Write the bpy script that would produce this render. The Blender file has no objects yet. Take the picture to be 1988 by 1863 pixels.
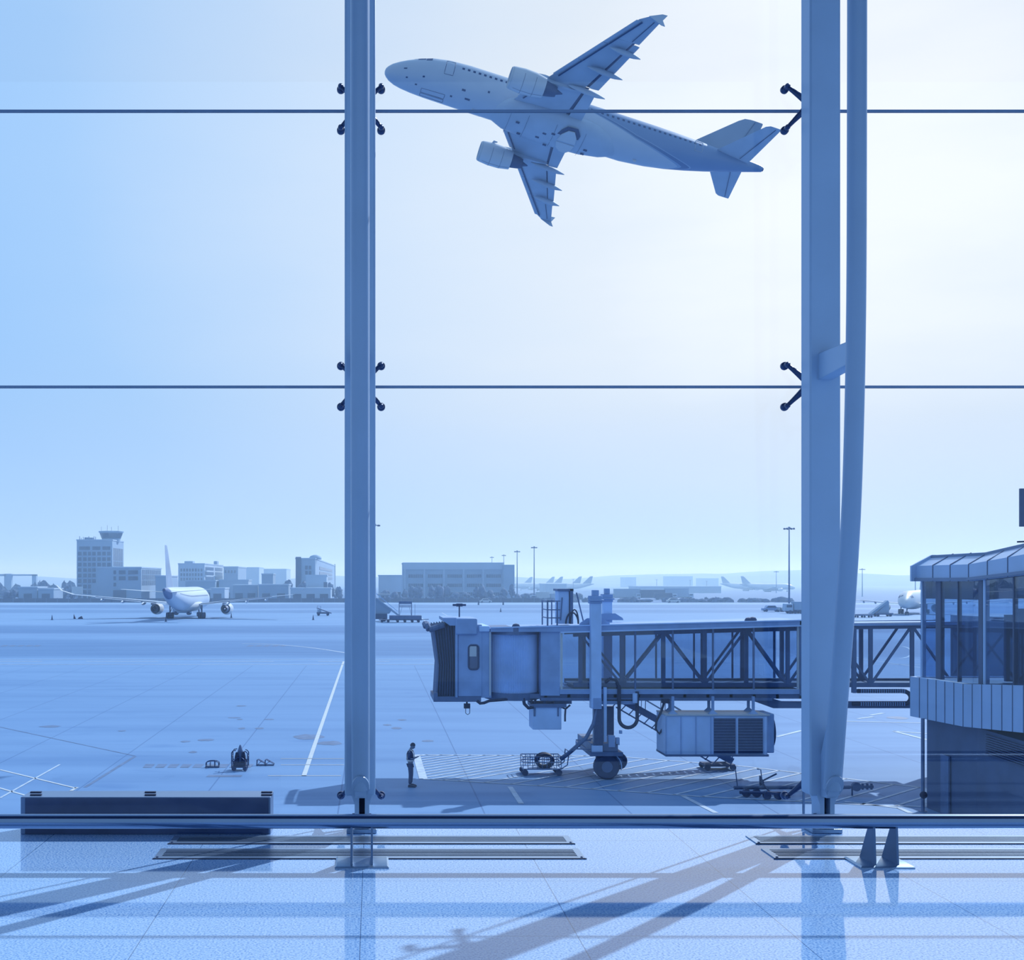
import bpy, math, random
from mathutils import Vector, Matrix
random.seed(7)
SC = bpy.context.scene
COL = SC.collection
PI = math.pi
F, CX, CY, CAMZ = 2400.0, 725.0, 1125.0, 8.2      # focal length in px, principal point, eye height over the apron
FLZ = 6.6                                          # terminal floor level

# ---------------------------------------------------------------- camera, sky, sun, exposure
cam_data = bpy.data.cameras.new('camera')
cam_data.sensor_width = 36.0
cam_data.lens = F / 1988 * 36.0
cam_data.shift_x = (994 - CX) / 1988
cam_data.shift_y = -(931.5 - CY) / 1988
cam_data.clip_start = 0.05
cam_data.clip_end = 8000
cam = bpy.data.objects.new('camera', cam_data)
COL.objects.link(cam)
cam.location = (0, 0, CAMZ)
cam.rotation_euler = (PI / 2, 0, 0)
SC.camera = cam
SC.view_settings.view_transform = 'Standard'
SC.view_settings.look = 'None'
SC.view_settings.gamma = 1
SC.view_settings.use_curve_mapping = False
SC.view_settings.exposure = 0.0
SC.cycles.max_bounces = 10
SC.cycles.transparent_max_bounces = 24
SC.cycles.volume_bounces = 1
SC.cycles.sample_clamp_indirect = 4

AZ, EL = math.radians(42.6), math.radians(38.5)
sd = bpy.data.lights.new('sun', 'SUN')
sd.energy = 4.6
sd.color = (0.90, 0.96, 1.0)
sd.angle = math.radians(0.5)
sun = bpy.data.objects.new('sun', sd)
COL.objects.link(sun)
sdir = Vector((math.sin(AZ) * math.cos(EL), math.cos(AZ) * math.cos(EL), math.sin(EL)))
sun.rotation_euler = (-sdir).to_track_quat('-Z', 'Y').to_euler()
sun.location = (60, 60, 80)


def s2l(c):
    c = c / 255.0
    return c / 12.92 if c <= 0.04045 else ((c + 0.055) / 1.055) ** 2.4


def L(r, g, b, k=1.0):
    return (s2l(r) * k, s2l(g) * k, s2l(b) * k, 1.0)


def ramp(nt, stops, interp='LINEAR'):
    r = nt.nodes.new('ShaderNodeValToRGB')
    r.color_ramp.interpolation = interp
    e = r.color_ramp.elements
    while len(e) < len(stops):
        e.new(0.5)
    for i, (p, c) in enumerate(stops):
        e[i].position = p
        e[i].color = c
    return r


def mathn(nt, op, a, b=None, clamp=False):
    n = nt.nodes.new('ShaderNodeMath')
    n.operation = op
    n.use_clamp = clamp
    for i, v in enumerate((a, b)):
        if v is None:
            continue
        if isinstance(v, (int, float)):
            n.inputs[i].default_value = v
        else:
            nt.links.new(v, n.inputs[i])
    return n.outputs[0]


def mixc(nt, fac, a, b, mode='MIX'):
    n = nt.nodes.new('ShaderNodeMix')
    n.data_type = 'RGBA'
    n.blend_type = mode
    for sock, v in ((n.inputs[0], fac), (n.inputs[6], a), (n.inputs[7], b)):
        if isinstance(v, (int, float)):
            sock.default_value = v
        elif isinstance(v, tuple):
            sock.default_value = v
        else:
            nt.links.new(v, sock)
    return n.outputs[2]


world = bpy.data.worlds.new('hazy_morning_sky')
SC.world = world
world.use_nodes = True
wt = world.node_tree
wt.nodes.clear()
wo = wt.nodes.new('ShaderNodeOutputWorld')
bg = wt.nodes.new('ShaderNodeBackground')
wt.links.new(bg.outputs[0], wo.inputs[0])
tc = wt.nodes.new('ShaderNodeTexCoord')
nrm = wt.nodes.new('ShaderNodeVectorMath')
nrm.operation = 'NORMALIZE'
wt.links.new(tc.outputs['Generated'], nrm.inputs[0])
dt = wt.nodes.new('ShaderNodeVectorMath')
dt.operation = 'DOT_PRODUCT'
wt.links.new(nrm.outputs[0], dt.inputs[0])
dt.inputs[1].default_value = Vector((0.40, 1.0, 0.36)).normalized()
noz = wt.nodes.new('ShaderNodeTexNoise')
mp = wt.nodes.new('ShaderNodeMapping')
mp.inputs['Scale'].default_value = (2.0, 2.0, 7.0)
wt.links.new(nrm.outputs[0], mp.inputs[0])
wt.links.new(mp.outputs[0], noz.inputs['Vector'])
noz.inputs['Scale'].default_value = 2.2
noz.inputs['Detail'].default_value = 6
dd = mathn(wt, 'ADD', dt.outputs['Value'], mathn(wt, 'MULTIPLY', mathn(wt, 'SUBTRACT', noz.outputs[0], 0.5), 0.035))
d01 = mathn(wt, 'MULTIPLY', mathn(wt, 'ADD', dd, 1.0), 0.5, True)
skyr = ramp(wt, [(0.0, (0.34, 0.54, 0.80, 1)), (0.42, (0.36, 0.56, 0.84, 1)), (0.62, (0.34, 0.55, 0.88, 1)),
                 (0.80, (0.33, 0.57, 0.98, 1)), (0.875, L(158, 204, 255)), (0.915, L(173, 212, 255)),
                 (0.950, L(201, 226, 255)), (0.972, L(220, 236, 255)), (0.988, L(236, 245, 255)), (1.0, (1.0, 1.04, 1.1, 1))])
wt.links.new(d01, skyr.inputs[0])
sep = wt.nodes.new('ShaderNodeSeparateXYZ')
wt.links.new(nrm.outputs[0], sep.inputs[0])
hz = mathn(wt, 'SUBTRACT', 1.0, mathn(wt, 'MULTIPLY', mathn(wt, 'ABSOLUTE', sep.outputs[2]), 5.5), True)
fw = mathn(wt, 'MULTIPLY', sep.outputs[1], 1.0, True)
hz = mathn(wt, 'MULTIPLY', mathn(wt, 'MULTIPLY', hz, fw), 0.75)
hcol = mixc(wt, hz, skyr.outputs[0], L(188, 218, 254))
wt.links.new(hcol, bg.inputs[0])
bg.inputs[1].default_value = 1.0

# ---------------------------------------------------------------- materials
MATS = {}
DESAT = 0.22      # paints are a little less blue than they look under the blue sky
LIGHT = 0.55      # look under full light -> albedo


def mat(name, rgb, rough=0.5, metal=0.0, var=0.12, scale=3.0, k=1.0, spec=0.5, bump=0.0, stretch=(1, 1, 1), coat=0.0):
    if name in MATS:
        return MATS[name]
    m = bpy.data.materials.new(name)
    m.use_nodes = True
    nt = m.node_tree
    b = nt.nodes['Principled BSDF']
    base = L(*rgb, k=LIGHT * k)
    lum = .3 * base[0] + .45 * base[1] + .25 * base[2]
    base = tuple(c * (1 - DESAT) + lum * DESAT for c in base[:3])
    t = nt.nodes.new('ShaderNodeTexCoord')
    mpn = nt.nodes.new('ShaderNodeMapping')
    mpn.inputs['Scale'].default_value = stretch
    nt.links.new(t.outputs['Object'], mpn.inputs[0])
    n = nt.nodes.new('ShaderNodeTexNoise')
    n.inputs['Scale'].default_value = scale
    n.inputs['Detail'].default_value = 5
    nt.links.new(mpn.outputs[0], n.inputs['Vector'])
    lo = tuple(c * (1 - var) for c in base[:3]) + (1,)
    hi = tuple(min(1, c * (1 + var)) for c in base[:3]) + (1,)
    r = ramp(nt, [(0.3, lo), (0.7, hi)])
    nt.links.new(n.outputs[0], r.inputs[0])
    nt.links.new(r.outputs[0], b.inputs['Base Color'])
    b.inputs['Roughness'].default_value = rough
    b.inputs['Metallic'].default_value = metal
    b.inputs['Specular IOR Level'].default_value = spec
    b.inputs['Coat Weight'].default_value = coat
    if bump:
        bn = nt.nodes.new('ShaderNodeBump')
        bn.inputs['Strength'].default_value = bump
        bn.inputs['Distance'].default_value = 0.02
        nt.links.new(n.outputs[0], bn.inputs['Height'])
        nt.links.new(bn.outputs[0], b.inputs['Normal'])
    MATS[name] = m
    return m


def glass(name, tint, ior=1.45, refl=1.0, rough=0.0):
    m = bpy.data.materials.new(name)
    m.use_nodes = True
    nt = m.node_tree
    nt.nodes.clear()
    o = nt.nodes.new('ShaderNodeOutputMaterial')
    tr = nt.nodes.new('ShaderNodeBsdfTransparent')
    tr.inputs[0].default_value = tint + (1,)
    gl = nt.nodes.new('ShaderNodeBsdfGlossy')
    gl.inputs['Roughness'].default_value = rough
    gl.inputs['Color'].default_value = (0.85, 0.92, 1, 1)
    gg = nt.nodes.new('ShaderNodeNewGeometry')
    dp = nt.nodes.new('ShaderNodeVectorMath')
    dp.operation = 'DOT_PRODUCT'
    nt.links.new(gg.outputs['Normal'], dp.inputs[0])
    nt.links.new(gg.outputs['Incoming'], dp.inputs[1])
    c1 = mathn(nt, 'SUBTRACT', 1.0, mathn(nt, 'ABSOLUTE', dp.outputs['Value']), True)
    r0 = ((ior - 1) / (ior + 1)) ** 2
    frs = mathn(nt, 'ADD', r0, mathn(nt, 'MULTIPLY', mathn(nt, 'POWER', c1, 5.0), 1 - r0))      # Schlick, same for both faces
    n = nt.nodes.new('ShaderNodeTexNoise')
    n.inputs['Scale'].default_value = 1.5
    f = mathn(nt, 'MULTIPLY', mathn(nt, 'MULTIPLY', frs, refl), mathn(nt, 'ADD', mathn(nt, 'MULTIPLY', n.outputs[0], 0.2), 0.9), True)
    mx = nt.nodes.new('ShaderNodeMixShader')
    nt.links.new(f, mx.inputs[0])
    nt.links.new(tr.outputs[0], mx.inputs[1])
    nt.links.new(gl.outputs[0], mx.inputs[2])
    nt.links.new(mx.outputs[0], o.inputs[0])
    MATS[name] = m
    return m


M_COL = mat('column_paint', (160, 200, 242), 0.35, 0, 0.05, 2.0, 1.42)
M_PIPE = mat('pipe_paint', (152, 192, 236), 0.3, 0, 0.05, 2.0, 1.3)
M_STEEL = mat('brushed_steel', (150, 188, 228), 0.3, 0.8, 0.08, 1.0, 1.3, stretch=(1, 30, 30))
M_RAIL = mat('satin_steel_tube', (150, 190, 240), 0.22, 1.0, 0.05, 2.0, 0.9)
M_POST = mat('post_steel', (110, 152, 205), 0.4, 0.5, 0.06, 4)
M_DKSTEEL = mat('dark_steel', (55, 90, 150), 0.35, 0.6, 0.1, 8)
M_BLACK = mat('black_rubber', (28, 56, 105), 0.7, 0, 0.15, 8)
M_SEAL = mat('glazing_seal', (140, 182, 235), 0.6, 0, 0.05, 8)
M_VENT = mat('vent_aluminium', (165, 205, 250), 0.3, 0.7, 0.05, 4, 1.3)
M_DARKGLASS = mat('dark_glossy_panel', (48, 84, 145), 0.08, 0, 0.3, 2.5)
M_BRIDGE = mat('bridge_paint', (150, 193, 245), 0.55, 0, 0.10, 1.2, 1.8)
M_BRIDGE2 = mat('bridge_paint_dull', (112, 155, 212), 0.6, 0, 0.12, 1.5, 1.75)
M_BRDARK = mat('bridge_steel_dark', (78, 120, 180), 0.55, 0.0, 0.15, 2, 1.2)
M_FABRIC = mat('bellows_fabric', (82, 122, 182), 0.85, 0, 0.25, 1.5, stretch=(6, 6, 0.6))
M_LIT = mat('white_paint', (215, 235, 255), 0.4, 0, 0.06, 2, 1.0)
M_RUB = mat('tyre_rubber', (50, 82, 140), 0.8, 0, 0.15, 5)
M_PLANE = mat('aircraft_paint', (205, 220, 238), 0.35, 0, 0.05, 0.5, 1.3)
M_PLANE_D = mat('aircraft_grey', (162, 188, 218), 0.45, 0, 0.06, 0.6, 1.55)
M_PLANE_DK = mat('aircraft_dark', (80, 120, 178), 0.5, 0.2, 0.1, 1.0)
M_PLTAIL = mat('aircraft_tail_paint', (130, 164, 205), 0.4, 0, 0.05, 0.5, 1.3)
M_SEAM = mat('panel_seam', (70, 108, 168), 0.7, 0, 0.05, 3)
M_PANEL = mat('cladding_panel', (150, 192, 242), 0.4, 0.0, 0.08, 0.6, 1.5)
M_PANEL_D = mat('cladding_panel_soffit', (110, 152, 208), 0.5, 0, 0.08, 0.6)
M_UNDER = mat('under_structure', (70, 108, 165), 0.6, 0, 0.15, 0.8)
M_CONC = mat('building_render', (178, 212, 250), 0.8, 0, 0.06, 0.15, 1.2)
M_CONC2 = mat('building_render_grey', (150, 192, 238), 0.8, 0, 0.06, 0.15, 1.1)
M_WIN = mat('far_window_glass', (44, 84, 146), 0.3, 0, 0.15, 0.5)
M_FOL = mat('hazy_foliage', (74, 114, 174), 0.9, 0, 0.35, 1.2)
M_BARK = mat('tree_bark', (70, 105, 160), 0.9, 0, 0.2, 3)
M_PAINT = mat('line_paint', (225, 240, 255), 0.6, 0, 0.10, 3, 1.05)
M_PAINTF = mat('worn_line_paint', (195, 222, 255), 0.7, 0, 0.2, 2, 1.15)
M_DKMARK = mat('oil_and_dark_marks', (92, 138, 198), 0.6, 0, 0.2, 2)
M_SKIN = mat('skin', (120, 150, 195), 0.6, 0, 0.05, 20)
M_NAVY = mat('navy_uniform', (58, 92, 152), 0.8, 0, 0.12, 12)
M_TROU = mat('dark_trousers', (52, 86, 145), 0.85, 0, 0.1, 10)
M_REFL = mat('reflective_tape', (235, 245, 255), 0.4, 0, 0.04, 10, 1.2)
M_HAIR = mat('dark_hair', (26, 48, 92), 0.7, 0, 0.2, 40)
GL_PANE = glass('terminal_pane_glass', (0.98, 0.99, 1.0), 1.45, 0.8)
GL_TUN = glass('tunnel_glass', (0.70, 0.79, 0.88), 1.5, 1.0)
GL_COR = glass('corridor_glass', (0.66, 0.77, 0.88), 1.5, 0.9)


# ---------------------------------------------------------------- mesh helper
class MB:
    def __init__(s):
        s.v = []
        s.f = []

    def add(s, vs, fs):
        o = len(s.v)
        s.v += [tuple(v) for v in vs]
        s.f += [tuple(i + o for i in f) for f in fs]
        return s

    def box(s, x0, x1, y0, y1, z0, z1):
        return s.add([(x0, y0, z0), (x1, y0, z0), (x1, y1, z0), (x0, y1, z0), (x0, y0, z1), (x1, y0, z1), (x1, y1, z1), (x0, y1, z1)],
                     [(0, 3, 2, 1), (4, 5, 6, 7), (0, 1, 5, 4), (1, 2, 6, 5), (2, 3, 7, 6), (3, 0, 4, 7)])

    def bar(s, a, b, w, h=None, up=(0, 0, 1)):
        """rectangular bar from a to b, w across, h along up"""
        h = h or w
        a, b = Vector(a), Vector(b)
        d = (b - a).normalized()
        u = Vector(up)
        if abs(d.dot(u)) > 0.99:
            u = Vector((0, 1, 0))
        r = d.cross(u).normalized()
        u = r.cross(d).normalized()
        vs = []
        for p in (a, b):
            for i, j in ((-1, -1), (1, -1), (1, 1), (-1, 1)):
                vs.append(p + r * (i * w / 2) + u * (j * h / 2))
        return s.add(vs, [(0, 1, 2, 3), (7, 6, 5, 4), (0, 4, 5, 1), (1, 5, 6, 2), (2, 6, 7, 3), (3, 7, 4, 0)])

    def loft(s, rings, cap=True, closed=True):
        n = len(rings[0])
        vs = [p for r in rings for p in r]
        fs = []
        for i in range(len(rings) - 1):
            for j in range(n if closed else n - 1):
                k = (j + 1) % n
                fs.append((i * n + j, i * n + k, (i + 1) * n + k, (i + 1) * n + j))
        if cap:
            fs.append(tuple(range(n - 1, -1, -1)))
            fs.append(tuple((len(rings) - 1) * n + j for j in range(n)))
        return s.add(vs, fs)

    def tube(s, pts, r, n=10, cap=True, loop=False):
        pts = [Vector(p) for p in pts]
        rs = r if isinstance(r, (list, tuple)) else [r] * len(pts)
        m = len(pts)
        rings = []
        prev = None
        for i, p in enumerate(pts):
            if loop:
                d = (pts[(i + 1) % m] - pts[i - 1])
            else:
                d = pts[min(i + 1, m - 1)] - pts[max(i - 1, 0)]
            d.normalize()
            if prev is None:
                u = Vector((0, 0, 1)) if abs(d.z) < 0.9 else Vector((0, 1, 0))
                prev = d.cross(u).normalized()
            a = (prev - d * prev.dot(d)).normalized()
            prev = a
            b = d.cross(a)
            rings.append([p + a * (rs[i] * math.cos(t * 2 * PI / n)) + b * (rs[i] * math.sin(t * 2 * PI / n)) for t in range(n)])
        if loop:
            rings.append(rings[0])
            return s.loft(rings, False)
        return s.loft(rings, cap)

    def prism(s, poly, axis, a, b):
        """poly of 2D points extruded along axis from a to b; axis 'x': (y,z); 'y': (x,z); 'z': (x,y)"""
        def p3(p, t):
            return {'x': (t, p[0], p[1]), 'y': (p[0], t, p[1]), 'z': (p[0], p[1], t)}[axis]
        n = len(poly)
        vs = [p3(p, a) for p in poly] + [p3(p, b) for p in poly]
        fs = [tuple(range(n)), tuple(range(2 * n - 1, n - 1, -1))] + [(i, i + n, (i + 1) % n + n, (i + 1) % n) for i in range(n)]
        return s.add(vs, fs)

    def disc_y(s, x, z, r, y0, y1, n=20):
        return s.prism([(x + r * math.cos(i * 2 * PI / n), z + r * math.sin(i * 2 * PI / n)) for i in range(n)], 'y', y0, y1)

    def lathe(s, prof, c, axis='z', n=20):
        """prof: list of (radius, t) along axis"""
        rings = []
        for r, t in prof:
            ring = []
            for i in range(n):
                a = i * 2 * PI / n
                u, v = r * math.cos(a), r * math.sin(a)
                o = {'z': (u, v, t), 'y': (u, t, v), 'x': (t, u, v)}[axis]
                ring.append((c[0] + o[0], c[1] + o[1], c[2] + o[2]))
            rings.append(ring)
        return s.loft(rings, True)

    def blob(s, c, rx, ry, rz, seed=0, amp=0.18, nu=10, nv=7):
        rnd = random.Random(seed)
        rings = []
        for i in range(nv + 1):
            ph = -PI / 2 + PI * i / nv
            ring = []
            for j in range(nu):
                th = 2 * PI * j / nu
                k = 1 + rnd.uniform(-amp, amp)
                cp = max(math.cos(ph), 0.02)
                ring.append((c[0] + rx * k * cp * math.cos(th), c[1] + ry * k * cp * math.sin(th), c[2] + rz * k * math.sin(ph)))
            rings.append(ring)
        return s.loft(rings, True)

    def obj(s, name, m, parent=None, org=(0, 0, 0), smooth=0.6, bevel=0.0, loc=None):
        me = bpy.data.meshes.new(name)
        ox, oy, oz = org
        me.from_pydata([(x - ox, y - oy, z - oz) for x, y, z in s.v], [], s.f)
        import bmesh
        bm = bmesh.new()
        bm.from_mesh(me)
        bmesh.ops.recalc_face_normals(bm, faces=bm.faces)
        bm.to_mesh(me)
        bm.free()
        if smooth:
            for p in me.polygons:
                p.use_smooth = True
            me.set_sharp_from_angle(angle=smooth)
        me.materials.append(m)
        o = bpy.data.objects.new(name, me)
        COL.objects.link(o)
        if parent is not None:
            o.parent = parent
        else:
            o.location = org if loc is None else loc
        if bevel:
            b = o.modifiers.new('bevel', 'BEVEL')
            b.width = bevel
            b.segments = 2
            b.limit_method = 'ANGLE'
        return o


def tag(o, label, cat, group=None, kind=None):
    o['label'] = label
    o['category'] = cat
    if group:
        o['group'] = group
    if kind:
        o['kind'] = kind
    return o


class Thing:
    """an Empty at loc; parts are given in world coordinates (world=True) or local ones"""
    def __init__(s, name, label, cat, loc=(0, 0, 0), rot=None, group=None, world=True, scale=1.0):
        s.o = bpy.data.objects.new(name, None)
        COL.objects.link(s.o)
        s.o.empty_display_size = 0.2
        s.o.location = loc
        if rot is not None:
            s.o.rotation_euler = rot
        s.o.scale = (scale,) * 3
        s.org = loc if world else (0, 0, 0)
        tag(s.o, label, cat, group)

    def add(s, name, mb, m, parent=None, label=None, **k):
        o = mb.obj(name, m, parent if parent is not None else s.o, s.org, **k)
        if label:
            o['label'] = label
        return o


def structure(name, mb, m, **k):
    o = mb.obj(name, m, None, **k)
    o['kind'] = 'structure'
    return o


def dup(root, loc, rot=None, label=None, group=None, scale=None):
    def cp(o, par):
        c = o.copy()
        COL.objects.link(c)
        c.parent = par
        for ch in o.children:
            cp(ch, c)
        return c
    r = cp(root, None)
    r.location = loc
    if rot is not None:
        r.rotation_euler = rot
    if scale:
        r.scale = (scale,) * 3
    if label:
        r['label'] = label
    if group:
        r['group'] = group
    return r


def W(px, py, Y):
    return ((px - CX) / F * Y, Y, CAMZ - (py - CY) / F * Y)


def G(px, py):
    """point of the apron seen at a pixel"""
    Y = CAMZ * F / (py - CY)
    return ((px - CX) / F * Y, Y, 0.0)

# ================================================================ THE GROUND
def ground_material():
    m = bpy.data.materials.new('apron_concrete')
    m.use_nodes = True
    nt = m.node_tree
    b = nt.nodes['Principled BSDF']
    g = nt.nodes.new('ShaderNodeNewGeometry')
    sp = nt.nodes.new('ShaderNodeSeparateXYZ')
    nt.links.new(g.outputs['Position'], sp.inputs[0])
    X, Y = sp.outputs[0], sp.outputs[1]
    n2 = nt.nodes.new('ShaderNodeTexNoise')
    mp2 = nt.nodes.new('ShaderNodeMapping')
    mp2.inputs['Scale'].default_value = (0.012, 0.02, 1)
    nt.links.new(g.outputs['Position'], mp2.inputs[0])
    nt.links.new(mp2.outputs[0], n2.inputs['Vector'])
    n2.inputs['Scale'].default_value = 1.0
    n2.inputs['Detail'].default_value = 3
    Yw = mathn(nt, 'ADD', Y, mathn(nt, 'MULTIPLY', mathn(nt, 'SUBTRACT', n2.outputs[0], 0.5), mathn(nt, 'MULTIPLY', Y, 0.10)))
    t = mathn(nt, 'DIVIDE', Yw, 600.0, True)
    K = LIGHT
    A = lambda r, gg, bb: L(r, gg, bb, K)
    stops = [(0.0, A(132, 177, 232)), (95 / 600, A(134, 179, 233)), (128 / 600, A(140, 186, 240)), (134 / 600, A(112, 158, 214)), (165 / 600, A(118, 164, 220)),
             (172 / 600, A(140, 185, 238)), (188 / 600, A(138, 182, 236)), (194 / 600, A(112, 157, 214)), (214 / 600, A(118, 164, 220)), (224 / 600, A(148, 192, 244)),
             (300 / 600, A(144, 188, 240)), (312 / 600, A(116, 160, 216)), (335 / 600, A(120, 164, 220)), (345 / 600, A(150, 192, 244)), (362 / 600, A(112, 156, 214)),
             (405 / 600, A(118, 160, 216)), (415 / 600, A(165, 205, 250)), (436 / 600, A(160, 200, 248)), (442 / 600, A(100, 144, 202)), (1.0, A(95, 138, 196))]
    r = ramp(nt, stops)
    nt.links.new(t, r.inputs[0])
    # long horizontal wear and small stains
    n = nt.nodes.new('ShaderNodeTexNoise')
    mp = nt.nodes.new('ShaderNodeMapping')
    mp.inputs['Scale'].default_value = (0.05, 0.35, 1)
    nt.links.new(g.outputs['Position'], mp.inputs[0])
    nt.links.new(mp.outputs[0], n.inputs['Vector'])
    n.inputs['Scale'].default_value = 1.0
    n.inputs['Detail'].default_value = 6
    wear = ramp(nt, [(0.32, (0.84, 0.88, 0.92, 1)), (0.5, (1, 1, 1, 1)), (0.68, (1.08, 1.06, 1.04, 1))])
    nt.links.new(n.outputs[0], wear.inputs[0])
    c = mixc(nt, 1.0, r.outputs[0], wear.outputs[0], 'MULTIPLY')
    n3 = nt.nodes.new('ShaderNodeTexNoise')
    mp3 = nt.nodes.new('ShaderNodeMapping')
    mp3.inputs['Scale'].default_value = (0.22, 0.5, 1)
    nt.links.new(g.outputs['Position'], mp3.inputs[0])
    nt.links.new(mp3.outputs[0], n3.inputs['Vector'])
    n3.inputs['Scale'].default_value = 1.0
    n3.inputs['Detail'].default_value = 4
    st = ramp(nt, [(0.62, (1, 1, 1, 1)), (0.74, (0.74, 0.82, 0.9, 1))])
    nt.links.new(n3.outputs[0], st.inputs[0])
    c = mixc(nt, 0.8, c, st.outputs[0], 'MULTIPLY')
    # slab joints
    jx = mathn(nt, 'ABSOLUTE', mathn(nt, 'SUBTRACT', mathn(nt, 'FRACT', mathn(nt, 'DIVIDE', mathn(nt, 'ADD', X, 6.4 + 515), 5.15)), 0.5))
    jx = mathn(nt, 'GREATER_THAN', jx, 0.5 - 0.0055)
    jy = mathn(nt, 'ABSOLUTE', mathn(nt, 'SUBTRACT', mathn(nt, 'FRACT', mathn(nt, 'DIVIDE', Y, 15.4)), 0.5))
    jy = mathn(nt, 'MULTIPLY', mathn(nt, 'GREATER_THAN', jy, 0.5 - 0.003), 0.35)
    near = mathn(nt, 'LESS_THAN', Y, 118.0)
    j = mathn(nt, 'MULTIPLY', mathn(nt, 'MAXIMUM', jx, jy), mathn(nt, 'MULTIPLY', near, 0.55))
    c = mixc(nt, j, c, A(70, 112, 172))
    nt.links.new(c, b.inputs['Base Color'])
    b.inputs['Roughness'].default_value = 0.6
    b.inputs['Specular IOR Level'].default_value = 0.15
    return m


mb = MB()
xs = [-1200, -400, -100, 100, 400, 1600]
ys = [9.6, 60, 150, 400, 1000, 3200]
vs = [(x, y, 0) for y in ys for x in xs]
fs = [(i + 6 * j, i + 1 + 6 * j, i + 7 + 6 * j, i + 6 + 6 * j) for j in range(5) for i in range(5)]
mb.add(vs, fs)
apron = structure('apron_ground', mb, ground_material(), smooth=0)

# far wooded hills behind the airfield: a height field
mb = MB()
rnd = random.Random(3)
nx, ny = 120, 6
ph = [rnd.uniform(0, 6) for _ in range(8)]
vs = []
for j in range(ny):
    for i in range(nx):
        x = -1500 + 4200 * i / (nx - 1)
        y = 1500 + 140 * j
        base = 9 + 9 * (1 / (1 + math.exp(-(x - 250) / 120.0)))
        h = base + 3.0 * math.sin(x / 90 + ph[0]) + 2 * math.sin(x / 37 + ph[1]) + rnd.uniform(-0.8, 0.8)
        h *= math.sin(PI * (j) / (ny - 1)) ** 0.6 if 0 < j < ny - 1 else 0
        vs.append((x, y, h))
fs = [(i + nx * j, i + 1 + nx * j, i + nx + 1 + nx * j, i + nx + nx * j) for j in range(ny - 1) for i in range(nx - 1)]
mb.add(vs, fs)
structure('hills', mb, mat('hill_woods', (95, 138, 196), 0.9, 0, 0.25, 0.02), smooth=1.0)


# ---- markings painted on the apron
def strip(mb, a, b, w, z=0.012):
    a, b = Vector((a[0], a[1])), Vector((b[0], b[1]))
    d = (b - a).normalized()
    n = Vector((-d.y, d.x)) * (w / 2)
    return mb.add([(a.x - n.x, a.y - n.y, z), (b.x - n.x, b.y - n.y, z), (b.x + n.x, b.y + n.y, z), (a.x + n.x, a.y + n.y, z)], [(0, 1, 2, 3)])


mb = MB()
strip(mb, G(667, 1284), G(590, 1506), 0.2)
for a, b, w in (((520, 1505.5), (662, 1505.5), .12), ((545, 1472.5), (668, 1472.5), .10), ((545, 1484.5), (668, 1484.5), .10),
                ((0, 1494), (148, 1530), .12), ((150, 1528), (138, 1535), .14), ((-20, 1524), (50, 1544), .12)):
    strip(mb, G(*a), G(*b), w)
structure('trim_1', mb, M_PAINT, smooth=0)
mb = MB()
strip(mb, G(0, 1549), G(116, 1484), 0.1)
for i in range(9):
    x0 = -52 + i * 11.6
    strip(mb, (x0, 124.0), (x0 + 7.2, 124.0), 0.35)
strip(mb, (-60, 119.6), (60, 119.6), 0.28)
strip(mb, (-60, 127.0), (60, 127.0), 0.25)
pts = [G(470 + i * 20, 1249 + (i / 10) ** 2 * 18) for i in range(11)]
for a, b in zip(pts, pts[1:]):
    strip(mb, a, b, 0.35)
pts = [G(1745 + 26 * math.cos(t), 1266 + 12 * math.sin(t)) for t in [i * 0.35 - 1.6 for i in range(10)]]
for a, b in zip(pts, pts[1:]):
    strip(mb, a, b, 0.3)
for a, b in (((1660, 1276), (1788, 1296)), ((1640, 1400), (1788, 1403)), ((1735, 1419), (1800, 1436)), ((1735, 1419), (1800, 1424)), ((1665, 1395), (1695, 1391)), ((1690, 1388), (1715, 1384)),
             ((813, 1195), (834, 1212)), ((858, 1189), (870, 1196)), ((1508, 1430), (1556, 1418))):
    strip(mb, G(*a), G(*b), 0.22)
structure('trim_2', mb, M_PAINTF, smooth=0)

# hatched no-parking zone under the bridge
poly = [G(808, 1465), G(822, 1512), G(1100, 1528), G(1360, 1546), G(1700, 1563), G(1800, 1566), G(1800, 1530), G(1440, 1487), G(1180, 1467)]
poly2 = [(p[0], p[1]) for p in poly]
mb = MB()
for a, b in zip(poly2, poly2[1:] + poly2[:1]):
    strip(mb, a, b, 0.16)
strip(mb, poly2[0], poly2[1], 0.34, 0.014)


def clip_line(c, d):
    nvec = Vector((-d.y, d.x))
    ts = []
    for a, b in zip(poly2, poly2[1:] + poly2[:1]):
        a, b = Vector(a), Vector(b)
        e = b - a
        den = e.dot(nvec)
        if abs(den) < 1e-9:
            continue
        u = (c - a).dot(nvec) / den
        if 0 <= u < 1:
            ts.append((a + e * u - c).dot(d))
    ts.sort()
    return [(ts[i], ts[i + 1]) for i in range(0, len(ts) - 1, 2)]


for sgn, x0, x1, step in ((1, -12.0, 2.6, 0.62), (1, 3.0, 40, 1.25)):
    d = Vector((1.0, 1.0)).normalized()
    x = x0
    while x < x1:
        c = Vector((x, 50 - (x - 2) * 0.12))
        for t0, t1 in clip_line(c, d):
            if t1 - t0 > 0.2:
                strip(mb, c + d * t0, c + d * t1, 0.13)
        x += step
structure('trim_3', mb, M_PAINTF, smooth=0)
mb = MB()
for a, b in (((990, 1527), (1012, 1560)), ((1326, 1545), (1390, 1578)), ((1640, 1556), (1745, 1568)), ((1745, 1568), (1768, 1578))):
    strip(mb, G(*a), G(*b), 0.2)
structure('trim_4', mb, M_PAINTF, smooth=0)

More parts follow.
